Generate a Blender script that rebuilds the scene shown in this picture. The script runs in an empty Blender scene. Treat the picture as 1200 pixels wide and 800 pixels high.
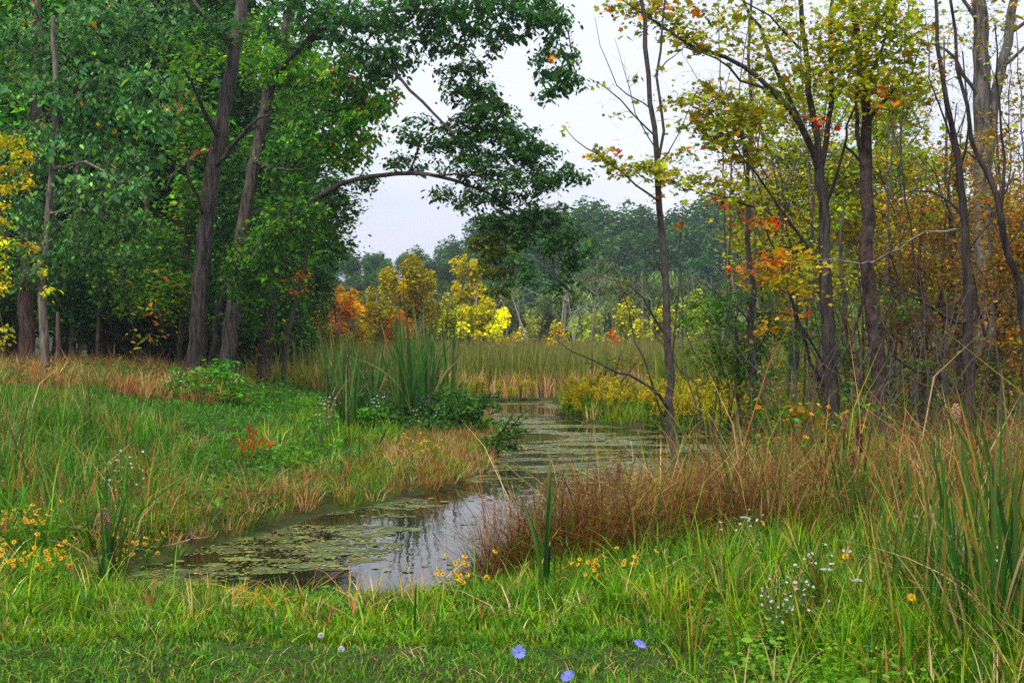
import bpy, math, random
import numpy as np

# ------------------------------------------------------------------ camera, sky, sun, exposure
scene = bpy.context.scene
COL = scene.collection
LENS = 43.0
F = 1200 * LENS / 36.0          # focal length in photograph pixels
EYE = 2.0                       # eye height above the water
cam_data = bpy.data.cameras.new("camera")
cam_data.lens = LENS
cam_data.sensor_width = 36.0
cam_data.clip_end = 3000
cam = bpy.data.objects.new("camera", cam_data)
cam.location = (0, 0, EYE)
cam.rotation_euler = (math.radians(90), 0, 0)
COL.objects.link(cam)
scene.camera = cam

SUN_EL, SUN_AZ = 58.0, 205.0    # degrees; soft light from high behind the viewer's left
world = bpy.data.worlds.new("World")
scene.world = world
world.use_nodes = True
wn, wl = world.node_tree.nodes, world.node_tree.links
wn.clear()
w_out = wn.new("ShaderNodeOutputWorld")
w_bg = wn.new("ShaderNodeBackground")
w_bg.inputs["Strength"].default_value = 0.1
w_sky = wn.new("ShaderNodeTexSky")
w_sky.sky_type = 'NISHITA'
w_sky.sun_disc = False
w_sky.sun_elevation = math.radians(SUN_EL)
w_sky.sun_rotation = math.radians(SUN_AZ)
w_sky.dust_density = 4.0
w_tc = wn.new("ShaderNodeTexCoord")
w_map = wn.new("ShaderNodeMapping")
w_map.inputs["Scale"].default_value = (1.0, 1.0, 2.2)
w_noise = wn.new("ShaderNodeTexNoise")
w_noise.inputs["Scale"].default_value = 1.6
w_noise.inputs["Detail"].default_value = 5
w_noise.inputs["Roughness"].default_value = 0.5
w_ramp = wn.new("ShaderNodeValToRGB")        # an even layer of pale cloud
w_ramp.color_ramp.elements[0].position = 0.40
w_ramp.color_ramp.elements[0].color = (3.4, 3.65, 4.5, 1)
w_ramp.color_ramp.elements[1].position = 0.62
w_ramp.color_ramp.elements[1].color = (4.9, 5.05, 5.6, 1)
w_mix = wn.new("ShaderNodeMixRGB")
w_mix.inputs["Fac"].default_value = 0.88
wl.new(w_tc.outputs["Generated"], w_map.inputs["Vector"])
wl.new(w_map.outputs["Vector"], w_noise.inputs["Vector"])
wl.new(w_noise.outputs["Fac"], w_ramp.inputs["Fac"])
wl.new(w_sky.outputs["Color"], w_mix.inputs["Color1"])
wl.new(w_ramp.outputs["Color"], w_mix.inputs["Color2"])
wl.new(w_mix.outputs["Color"], w_bg.inputs["Color"])
wl.new(w_bg.outputs["Background"], w_out.inputs["Surface"])

sun_data = bpy.data.lights.new("sun", 'SUN')
sun_data.energy = 1.5
sun_data.angle = math.radians(14)
sun_data.color = (1.0, 0.96, 0.89)
sun = bpy.data.objects.new("sun", sun_data)
_e, _a = math.radians(SUN_EL), math.radians(SUN_AZ)
from mathutils import Vector
_to_sun = Vector((math.sin(_a) * math.cos(_e), math.cos(_a) * math.cos(_e), math.sin(_e)))
sun.rotation_euler = (-_to_sun).to_track_quat('-Z', 'Y').to_euler()
sun.location = (0, -20, 40)
COL.objects.link(sun)

scene.view_settings.view_transform = 'Standard'
scene.view_settings.look = 'None'
scene.view_settings.exposure = 1.12
scene.view_settings.gamma = 1.0
scene.view_settings.use_curve_mapping = False
scene.cycles.use_denoising = False
scene.cycles.denoiser = 'OPENIMAGEDENOISE'
scene.cycles.denoising_input_passes = 'RGB_ALBEDO_NORMAL'
scene.cycles.denoising_prefilter = 'ACCURATE'
scene.cycles.max_bounces = 6
scene.cycles.diffuse_bounces = 3
scene.cycles.glossy_bounces = 2
scene.cycles.transmission_bounces = 4
scene.cycles.transparent_max_bounces = 4
scene.cycles.volume_bounces = 0
scene.cycles.caustics_reflective = False
scene.cycles.caustics_refractive = False

HAZE = 0.0005                   # density of the marsh haze, per metre
rng = np.random.default_rng(11)
random.seed(11)

# ------------------------------------------------------------------ small maths
def ss(a, b, x):
    t = np.clip((np.asarray(x, float) - a) / (b - a), 0, 1)
    return t * t * (3 - 2 * t)

_tab = np.random.default_rng(5).random((64, 64))
def vnoise(x, y):
    x = np.asarray(x, float); y = np.asarray(y, float)
    xi = np.floor(x).astype(int); yi = np.floor(y).astype(int)
    fx = x - xi; fy = y - yi
    fx = fx * fx * (3 - 2 * fx); fy = fy * fy * (3 - 2 * fy)
    g = lambda a, b: _tab[a % 64, b % 64]
    return (g(xi, yi) * (1 - fx) * (1 - fy) + g(xi + 1, yi) * fx * (1 - fy)
            + g(xi, yi + 1) * (1 - fx) * fy + g(xi + 1, yi + 1) * fx * fy)
def fbm(x, y, o=3):
    s = 0; a = .5
    for i in range(o):
        s = s + a * vnoise(np.asarray(x) * 2 ** i + 7.3 * i, np.asarray(y) * 2 ** i + 3.1 * i); a *= .5
    return s / (1 - .5 ** o)

def P(px, py, Y):
    """the point at depth Y metres that stands at this place of the photograph"""
    return np.array([(px - 600) / F * Y, Y, EYE - (py - 400) / F * Y])

def norm(v):
    return v / np.maximum(np.linalg.norm(v, axis=-1, keepdims=True), 1e-9)

# ------------------------------------------------------------------ the lie of the land
POND = np.array([(-.05, 9.2), (-.9, 9.0), (-2, 9.1), (-3.1, 9.1), (-3.5, 10.3), (-2.95, 11.8), (-2.45, 13.4), (-1.75, 14.9),
                 (-.85, 16.7), (-.45, 18.5), (-.25, 22), (-.35, 28), (-.9, 36), (-.4, 40.5), (1.3, 41), (1.75, 37), (1.2, 33),
                 (1.9, 29.6), (3.05, 27.4), (4.4, 25.8), (5.5, 24.5), (5.8, 22.5), (4.8, 20.6), (3.9, 19), (2.8, 17), (2.0, 15.2),
                 (1.3, 13.2), (.75, 11.8), (.2, 10.5)])
def pond_d(x, y):
    """signed distance to the pond's edge, positive on land"""
    x = np.atleast_1d(np.asarray(x, float)); y = np.atleast_1d(np.asarray(y, float))
    sh = x.shape; x = x.ravel(); y = y.ravel()
    d = np.full(x.shape, 1e9); inside = np.zeros(x.shape, bool)
    n = len(POND)
    for i in range(n):
        ax, ay = POND[i]; bx, by = POND[(i + 1) % n]
        ex, ey = bx - ax, by - ay
        t = np.clip(((x - ax) * ex + (y - ay) * ey) / (ex * ex + ey * ey), 0, 1)
        d = np.minimum(d, np.hypot(x - ax - t * ex, y - ay - t * ey))
        c = ((ay > y) != (by > y))
        with np.errstate(divide='ignore', invalid='ignore'):
            inside ^= c & (x < ex * (y - ay) / (ey if ey != 0 else 1e-9) + ax)
    d = np.where(inside, -d, d) + (fbm(x * 1.7, y * 1.7) - .5) * .35
    return d.reshape(sh)
def ground_z(x, y):
    x = np.atleast_1d(np.asarray(x, float)); y = np.atleast_1d(np.asarray(y, float))
    d = pond_d(x, y)
    marsh = ss(36, 44, y) * ss(-13, -9, x) * (1 - ss(20, 30, x))
    low = .02 + .12 * ss(0, .35, d) + .13 * ss(.4, 2.4, d)
    left = ss(.5, 4, -x) * ss(10, 17, y)
    z = low * (1 - .55 * marsh) + .78 * left * ss(1.2, 11, d) * (1 - marsh)
    z = z + .5 * ss(15, 60, -x) + (fbm(x * .5, y * .5) - .5) * .12 * ss(.3, 2, d)
    z = z + 11 * ss(95, 210, y)
    return np.where(d < 0, -.55 * ss(0, 1.4, -d) - .0, z)
def gz(x, y):
    return float(ground_z(x, y)[0])

# ------------------------------------------------------------------ mesh building
class Geo:
    def __init__(self):
        self.v = []; self.c = []; self.f3 = []; self.f4 = []; self.n = 0
    def add(self, v, col, f3=None, f4=None):
        v = np.asarray(v, np.float32).reshape(-1, 3)
        col = np.asarray(col, np.float32)
        if col.ndim == 1: col = np.broadcast_to(col, (len(v), 3))
        self.v.append(v); self.c.append(col)
        if f3 is not None and len(f3): self.f3.append(np.asarray(f3, np.int64) + self.n)
        if f4 is not None and len(f4): self.f4.append(np.asarray(f4, np.int64) + self.n)
        self.n += len(v)
    def mesh(self, name, mat, smooth=False, origin=(0, 0, 0)):
        me = bpy.data.meshes.new(name)
        if not self.n: return me
        v = np.concatenate(self.v) - np.asarray(origin, np.float32); c = np.concatenate(self.c)
        f3 = np.concatenate(self.f3) if self.f3 else np.zeros((0, 3), np.int64)
        f4 = np.concatenate(self.f4) if self.f4 else np.zeros((0, 4), np.int64)
        me.vertices.add(len(v)); me.vertices.foreach_set("co", v.ravel().astype(np.float32))
        loops = np.concatenate([f3.ravel(), f4.ravel()]).astype(np.int32)
        tot = np.concatenate([np.full(len(f3), 3), np.full(len(f4), 4)]).astype(np.int32)
        start = np.concatenate([[0], np.cumsum(tot)[:-1]]).astype(np.int32)
        me.loops.add(len(loops)); me.loops.foreach_set("vertex_index", loops)
        me.polygons.add(len(tot)); me.polygons.foreach_set("loop_start", start)
        if smooth: me.polygons.foreach_set("use_smooth", np.ones(len(tot), bool))
        me.update(calc_edges=True)
        at = me.color_attributes.new("tint", 'FLOAT_COLOR', 'POINT')
        rgba = np.ones((len(v), 4), np.float32); rgba[:, :3] = c
        at.data.foreach_set("color", rgba.ravel())
        me.materials.append(mat)
        return me

def tubes(geo, pts, rad, sides=3, col=(.1, .08, .06), jitter=0.0):
    """N tubes at once: pts (N,K,3), rad (N,K)"""
    pts = np.asarray(pts, float); rad = np.asarray(rad, float)
    if pts.ndim == 2: pts = pts[None]; rad = rad[None]
    N, K, _ = pts.shape
    if N == 0: return
    t = np.empty_like(pts)
    t[:, 1:-1] = pts[:, 2:] - pts[:, :-2]; t[:, 0] = pts[:, 1] - pts[:, 0]; t[:, -1] = pts[:, -1] - pts[:, -2]
    t = norm(t)
    whole = np.abs(norm(pts[:, -1] - pts[:, 0]))
    ref = np.eye(3)[np.argmin(whole, axis=1)][:, None, :]
    u = norm(np.cross(t, np.broadcast_to(ref, t.shape))); w = np.cross(t, u)
    a = np.arange(sides) * 2 * math.pi / sides
    r = rad[:, :, None]
    if jitter: r = r * (1 + jitter * (rng.random((N, K, sides)) - .5))
    ring = (pts[:, :, None, :] + (np.cos(a)[None, None, :, None] * u[:, :, None, :] + np.sin(a)[None, None, :, None] * w[:, :, None, :]) * (r if r.ndim == 3 else r)[..., None])
    base = (np.arange(N) * K * sides)[:, None, None]
    k = np.arange(K - 1)[None, :, None] * sides
    s = np.arange(sides)[None, None, :]; s2 = (np.arange(sides) + 1)[None, None, :] % sides
    q = np.stack([base + k + s, base + k + s2, base + k + sides + s2, base + k + sides + s], -1).reshape(-1, 4)
    col = np.asarray(col, float)
    if col.ndim == 2: col = np.repeat(col, K * sides, axis=0)
    geo.add(ring.reshape(-1, 3), col, f4=q)

def smooth_path(pts, rad, step):
    pts = np.asarray(pts, float); rad = np.asarray(rad, float)
    p = np.vstack([2 * pts[0] - pts[1], pts, 2 * pts[-1] - pts[-2]])
    out, ro = [], []
    for i in range(1, len(p) - 2):
        n = max(2, int(np.linalg.norm(p[i + 1] - p[i]) / step))
        t = (np.arange(n) / n)[:, None]
        a, b, c, d = p[i - 1], p[i], p[i + 1], p[i + 2]
        out.append(.5 * (2 * b + (c - a) * t + (2 * a - 5 * b + 4 * c - d) * t ** 2 + (3 * b - a - 3 * c + d) * t ** 3))
        ro.append(rad[i - 1] + (rad[i] - rad[i - 1]) * t[:, 0])
    out.append(pts[-1:]); ro.append(rad[-1:])
    return np.vstack(out), np.concatenate(ro)

# leaf shapes: x along the leaf, y across, z out of the leaf
def _fan(outline):
    v = np.array([(0.42, 0, .0)] + outline, float); n = len(outline)
    return v, np.array([(0, i + 1, (i + 1) % n + 1) for i in range(n)])
OVAL = (np.array([(0, 0, 0), (.35, .25, .07), (.75, .19, .05), (1, 0, -.06), (.75, -.19, .05), (.35, -.25, .07)], float),
        np.array([(0, 5, 4), (0, 4, 3), (0, 3, 2), (0, 2, 1)]))
SIMPLE = (np.array([(0, 0, 0), (.5, .3, .08), (1, 0, -.05), (.5, -.3, .08)], float), np.array([(0, 3, 2), (0, 2, 1)]))
SLIM = (np.array([(0, 0, 0), (.45, .11, .03), (1, 0, -.08), (.45, -.11, .03)], float), np.array([(0, 3, 2), (0, 2, 1)]))
MAPLE = _fan([(0, .03, 0), (.05, .32, .05), (.28, .24, .02), (.5, .5, .06), (.6, .2, .02), (1, 0, -.05), (.6, -.2, .02), (.5, -.5, .06), (.28, -.24, .02), (.05, -.32, .05), (0, -.03, 0)])
OAK = _fan([(0, .02, 0), (.2, .16, .03), (.3, .09, 0), (.48, .27, .05), (.6, .12, 0), (.8, .2, .03), (1, 0, -.08), (.8, -.2, .03), (.6, -.12, 0), (.48, -.27, .05), (.3, -.09, 0), (.2, -.16, .03)])
MAPLE_FAR = (np.array([(0, 0, 0), (.25, .42, .05), (.5, .16, 0), (1, 0, -.06), (.5, -.16, 0), (.25, -.42, .05)], float), np.array([(0, 2, 1), (0, 3, 2), (0, 4, 3), (0, 5, 4)]))
LEAF_AREA = {id(MAPLE_FAR): .30, id(OVAL): .34, id(SIMPLE): .3, id(SLIM): .11, id(MAPLE): .42, id(OAK): .27}

def leaves(geo, c, size, col, shape, droop=.35, tilt=.8, heading=None):
    N = len(c)
    if N == 0: return
    a = rng.random(N) * 2 * math.pi
    d = np.stack([np.cos(a), np.sin(a), -droop + .5 * (rng.random(N) - .5)], -1)
    if heading is not None: d = d * .8 + heading
    d = norm(d)
    up = norm(np.stack([rng.normal(0, tilt, N), rng.normal(0, tilt, N), np.ones(N)], -1))
    y = norm(np.cross(up, d)); z = np.cross(d, y)
    tv, tf = shape
    s = np.asarray(size)[:, None, None]
    v = c[:, None, :] + s * (tv[None, :, :1] * d[:, None] + tv[None, :, 1:2] * y[:, None] + tv[None, :, 2:3] * z[:, None])
    k = len(tv)
    f = (tf[None] + (np.arange(N) * k)[:, None, None]).reshape(-1, 3)
    geo.add(v.reshape(-1, 3), np.repeat(col, k, axis=0), f3=f)

def pick(pal, n, jit=.22):
    cols = np.array([p[0] for p in pal], float); w = np.array([p[1] for p in pal], float)
    c = cols[rng.choice(len(cols), n, p=w / w.sum())]
    lum = c @ np.array([.3, .6, .1]); c = np.clip(lum[:, None] + (c - lum[:, None]) * 1.18, .004, .9) * 1.22
    return np.minimum(c * np.exp(rng.normal(0, jit, (n, 1))) * (1 + rng.normal(0, .07, (n, 3))), .92)

def blades(geo, base, h, w, bend, pal, tip=None, az=None, lite=False):
    """grass blades: curved, folded strips that taper"""
    N = len(base)
    if N == 0: return
    h = np.broadcast_to(h, (N,)); w = np.broadcast_to(w, (N,)); bend = np.broadcast_to(bend, (N,))
    a = rng.random(N) * 2 * math.pi if az is None else az
    d = np.stack([np.cos(a), np.sin(a), np.zeros(N)], -1)
    fa = a + math.pi / 2 + rng.normal(0, .5, N)
    s = np.stack([np.cos(fa), np.sin(fa), np.zeros(N)], -1)
    lv = np.array([0, .52, 1.0] if lite else [0, .38, .74, 1.0]); wd = np.array([.85, .9, 0] if lite else [.8, 1.0, .62, 0]); K = len(lv)
    c0 = pal if isinstance(pal, np.ndarray) else pick(pal, N)
    V = []; C = []
    for i, t in enumerate(lv):
        o = d * (bend * h * t ** 1.8)[:, None]
        z = h * (t - .38 * np.minimum(bend, 1.3) * t ** 2.4)
        p = base + o; p = p + np.stack([np.zeros(N), np.zeros(N), z], -1)
        cc = c0 if tip is None else c0 * (1 - t ** 2) + tip * t ** 2
        if i < K - 1:
            hw = (w * wd[i] * .5)[:, None]
            V += [p - s * hw, p + s * hw]; C += [cc, cc]
        else:
            V.append(p); C.append(cc)
    V = np.stack(V, 1).reshape(-1, 3); C = np.stack(C, 1).reshape(-1, 3)
    b = (np.arange(N) * (2 * K - 1))[:, None]
    f4 = np.concatenate([b + np.array([[2 * i, 2 * i + 1, 2 * i + 3, 2 * i + 2]]) for i in range(K - 2)])
    f3 = b + np.array([[2 * K - 4, 2 * K - 3, 2 * K - 2]])
    geo.add(V, C, f3=f3, f4=f4)

# ------------------------------------------------------------------ materials
def mat_new(name):
    m = bpy.data.materials.new(name); m.use_nodes = True
    nt = m.node_tree; nt.nodes.clear()
    return m, nt.nodes, nt.links
def leaf_mat(name, trans=.35, rough=.5, spec=.3, vary=.25):
    m, n, l = mat_new(name)
    out = n.new("ShaderNodeOutputMaterial"); at = n.new("ShaderNodeAttribute"); at.attribute_name = "tint"
    oi = n.new("ShaderNodeObjectInfo")
    mr = n.new("ShaderNodeMapRange"); mr.inputs["To Min"].default_value = 1 - vary; mr.inputs["To Max"].default_value = 1 + vary
    hs = n.new("ShaderNodeHueSaturation")
    mh = n.new("ShaderNodeMapRange"); mh.inputs["To Min"].default_value = .5 - vary * .06; mh.inputs["To Max"].default_value = .5 + vary * .06
    l.new(oi.outputs["Random"], mr.inputs["Value"]); l.new(mr.outputs[0], hs.inputs["Value"])
    l.new(oi.outputs["Random"], mh.inputs["Value"]); l.new(mh.outputs[0], hs.inputs["Hue"])
    l.new(at.outputs["Color"], hs.inputs["Color"])
    p = n.new("ShaderNodeBsdfPrincipled"); p.inputs["Roughness"].default_value = rough; p.inputs["Specular IOR Level"].default_value = spec
    tr = n.new("ShaderNodeBsdfTranslucent"); mx = n.new("ShaderNodeMixShader"); mx.inputs[0].default_value = trans
    br = n.new("ShaderNodeMixRGB"); br.blend_type = 'MULTIPLY'; br.inputs[0].default_value = 1; br.inputs[2].default_value = (1.35, 1.3, .8, 1)
    l.new(hs.outputs[0], p.inputs["Base Color"]); l.new(hs.outputs[0], br.inputs[1]); l.new(br.outputs[0], tr.inputs["Color"])
    l.new(p.outputs[0], mx.inputs[1]); l.new(tr.outputs[0], mx.inputs[2]); l.new(mx.outputs[0], out.inputs["Surface"])
    return m
def bark_mat(name, scale=(9, 9, 1.5), bump=.9, dark=.28):
    m, n, l = mat_new(name)
    out = n.new("ShaderNodeOutputMaterial"); at = n.new("ShaderNodeAttribute"); at.attribute_name = "tint"
    tc = n.new("ShaderNodeTexCoord"); mp = n.new("ShaderNodeMapping"); mp.inputs["Scale"].default_value = scale
    nz = n.new("ShaderNodeTexNoise"); nz.inputs["Scale"].default_value = 1.3; nz.inputs["Detail"].default_value = 6; nz.inputs["Roughness"].default_value = .65
    n2 = n.new("ShaderNodeTexNoise"); n2.inputs["Scale"].default_value = 1.1; n2.inputs["Detail"].default_value = 4
    rp = n.new("ShaderNodeValToRGB"); rp.color_ramp.elements[0].position = .36; rp.color_ramp.elements[0].color = (dark, dark, dark, 1)
    rp.color_ramp.elements[1].position = .66; rp.color_ramp.elements[1].color = (1.6, 1.55, 1.5, 1)
    rl = n.new("ShaderNodeValToRGB"); rl.color_ramp.elements[0].position = .60; rl.color_ramp.elements[0].color = (0, 0, 0, 1); rl.color_ramp.elements[1].position = .72
    mu = n.new("ShaderNodeMixRGB"); mu.blend_type = 'MULTIPLY'; mu.inputs[0].default_value = 1
    li = n.new("ShaderNodeMixRGB"); li.inputs[2].default_value = (.20, .21, .17, 1)
    sc = n.new("ShaderNodeMath"); sc.operation = 'MULTIPLY'; sc.inputs[1].default_value = .55
    p = n.new("ShaderNodeBsdfPrincipled"); p.inputs["Roughness"].default_value = .9; p.inputs["Specular IOR Level"].default_value = .15
    bp = n.new("ShaderNodeBump"); bp.inputs["Strength"].default_value = bump; bp.inputs["Distance"].default_value = .06
    l.new(tc.outputs["Object"], mp.inputs["Vector"]); l.new(mp.outputs[0], nz.inputs["Vector"]); l.new(tc.outputs["Object"], n2.inputs["Vector"])
    l.new(nz.outputs["Fac"], rp.inputs["Fac"]); l.new(at.outputs["Color"], mu.inputs[1]); l.new(rp.outputs[0], mu.inputs[2])
    l.new(n2.outputs["Fac"], rl.inputs["Fac"]); l.new(rl.outputs[0], sc.inputs[0]); l.new(sc.outputs[0], li.inputs[0])
    l.new(mu.outputs[0], li.inputs[1]); l.new(li.outputs[0], p.inputs["Base Color"])
    l.new(nz.outputs["Fac"], bp.inputs["Height"]); l.new(bp.outputs[0], p.inputs["Normal"]); l.new(p.outputs[0], out.inputs["Surface"])
    return m
def plain_mat(name, rough=.8, spec=.2, bump=0, bscale=60, trans=0):
    m, n, l = mat_new(name)
    out = n.new("ShaderNodeOutputMaterial"); at = n.new("ShaderNodeAttribute"); at.attribute_name = "tint"
    nz = n.new("ShaderNodeTexNoise"); nz.inputs["Scale"].default_value = bscale; nz.inputs["Detail"].default_value = 4
    tc = n.new("ShaderNodeTexCoord"); l.new(tc.outputs["Object"], nz.inputs["Vector"])
    rp = n.new("ShaderNodeValToRGB"); rp.color_ramp.elements[0].color = (.6, .6, .6, 1); rp.color_ramp.elements[1].color = (1.35, 1.35, 1.35, 1)
    rp.color_ramp.elements[0].position = .3; rp.color_ramp.elements[1].position = .7
    mu = n.new("ShaderNodeMixRGB"); mu.blend_type = 'MULTIPLY'; mu.inputs[0].default_value = 1
    l.new(nz.outputs["Fac"], rp.inputs[0]); l.new(at.outputs["Color"], mu.inputs[1]); l.new(rp.outputs[0], mu.inputs[2])
    p = n.new("ShaderNodeBsdfPrincipled"); p.inputs["Roughness"].default_value = rough; p.inputs["Specular IOR Level"].default_value = spec
    l.new(mu.outputs[0], p.inputs["Base Color"])
    if bump:
        bp = n.new("ShaderNodeBump"); bp.inputs["Strength"].default_value = bump; bp.inputs["Distance"].default_value = .01
        l.new(nz.outputs["Fac"], bp.inputs["Height"]); l.new(bp.outputs[0], p.inputs["Normal"])
    if trans:
        tr = n.new("ShaderNodeBsdfTranslucent"); l.new(mu.outputs[0], tr.inputs["Color"])
        mx = n.new("ShaderNodeMixShader"); mx.inputs[0].default_value = trans
        l.new(p.outputs[0], mx.inputs[1]); l.new(tr.outputs[0], mx.inputs[2]); l.new(mx.outputs[0], out.inputs["Surface"])
    else:
        l.new(p.outputs[0], out.inputs["Surface"])
    return m
LEAF = leaf_mat("leaf", .42, .5, .35, 0.12)
FAR_LEAF = leaf_mat("far_leaf", .25, .7, .1, .16)
GRASS = leaf_mat("grass_blade", .3, .55, .25, 0.0)
BLADE = leaf_mat("cattail_blade", .25, .6, .18, .3)
PETAL = plain_mat("petal", .6, .2, 0, 40, .3)
BARK = bark_mat("bark")
BARK_SMOOTH = bark_mat("young_bark", (16, 16, 7), .4, .6)
TWIG = plain_mat("twig", .85, .15)
FLUFF = plain_mat("fluff", .95, .05, .5, 90, .2)

# palettes, linear base colours
DG = (.030, .095, .018); MG = (.06, .19, .022); BG = (.05, .16, .05); YG = (.22, .32, .02); LG = (.11, .29, .025)
WIL = (.15, .20, .085); YEL = (.50, .40, .03); GOLD = (.62, .33, .02); ORG = (.62, .19, .02); RED = (.52, .055, .015)
RUST = (.30, .11, .025); OLIVE = (.20, .20, .03); TAN = (.44, .30, .14); REDTAN = (.33, .15, .065); STRAW = (.55, .42, .22); BROWN = (.17, .09, .045)

# ------------------------------------------------------------------ objects
def tag(o, label=None, cat=None, group=None, kind=None):
    if label: o["label"] = label
    if cat: o["category"] = cat
    if group: o["group"] = group
    if kind: o["kind"] = kind
    return o
def root(name, loc, label, cat, group=None, rz=0.0):
    o = bpy.data.objects.new(name, None); COL.objects.link(o)
    o.empty_display_size = .1
    o.location = tuple(float(a) for a in loc); o.rotation_euler = (0, 0, rz)
    return tag(o, label, cat, group)
def part(name, me, parent=None):
    o = bpy.data.objects.new(name, me); COL.objects.link(o)
    if parent is not None: o.parent = parent
    return o
_ORD = ["first", "second", "third", "fourth", "fifth", "sixth", "seventh", "eighth", "ninth", "tenth", "eleventh", "twelfth", "thirteenth", "fourteenth", "fifteenth", "sixteenth", "seventeenth", "eighteenth", "nineteenth"]
def ordinal(i):
    return _ORD[i] if i < 19 else (["twentieth", "thirtieth", "fortieth", "fiftieth", "sixtieth", "seventieth"][(i + 1) // 10 - 2] if (i + 1) % 10 == 0 else ["twenty", "thirty", "forty", "fifty", "sixty", "seventy"][(i + 1) // 10 - 2] + "-" + _ORD[(i + 1) % 10 - 1])
def number(objs, text):
    """label a row of look-alikes by their place along it, counted from the wood's side"""
    for i, o in enumerate(sorted(objs, key=lambda o: o.location.x / max(o.location.y, 1))): o["label"] = text % ordinal(i)
def copy_tree(r, loc, rz=0.0, sc=(1, 1, 1), label=None, group=None):
    c = r.copy(); COL.objects.link(c)
    c.location = tuple(float(a) for a in loc); c.rotation_euler = (0, 0, rz); c.scale = sc
    if label: c["label"] = label
    if group: c["group"] = group
    for ch in r.children:
        k = ch.copy(); COL.objects.link(k); k.parent = c
        for g in ch.children:
            s = g.copy(); COL.objects.link(s); s.parent = k
    return c

# ------------------------------------------------------------------ trees
def grow(nodes, targets, seg=.5):
    """join every target to the nearest branch so far; returns the paths (4 points each)"""
    nodes = np.asarray(nodes, float)
    buf = np.zeros((len(nodes) + 3 * len(targets), 3)); buf[:len(nodes)] = nodes; n = len(nodes)
    d0 = np.array([np.min(np.linalg.norm(nodes - t, axis=1)) for t in targets])
    paths = []; ln = []
    for i in np.argsort(d0):
        t = targets[i]
        dv = buf[:n] - t
        dd = np.linalg.norm(dv, axis=1) + .35 * np.maximum(dv[:, 2], 0)
        j = int(np.argmin(dd)); s = buf[j].copy()
        L = np.linalg.norm(t - s)
        m = s + (t - s) * np.array([[.33], [.68]]) + rng.normal(0, .07 * L, (2, 3)) + np.array([[0, 0, .08 * L], [0, 0, .06 * L]])
        p = np.vstack([s, m, t]); paths.append(p); ln.append(L)
        buf[n:n + 3] = p[1:]; n += 3
    return np.array(paths).reshape(-1, 4, 3), np.array(ln)

def in_ball(n, power=.45):
    v = norm(rng.normal(0, 1, (n, 3)))
    return v * (rng.random(n) ** power)[:, None]

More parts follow.
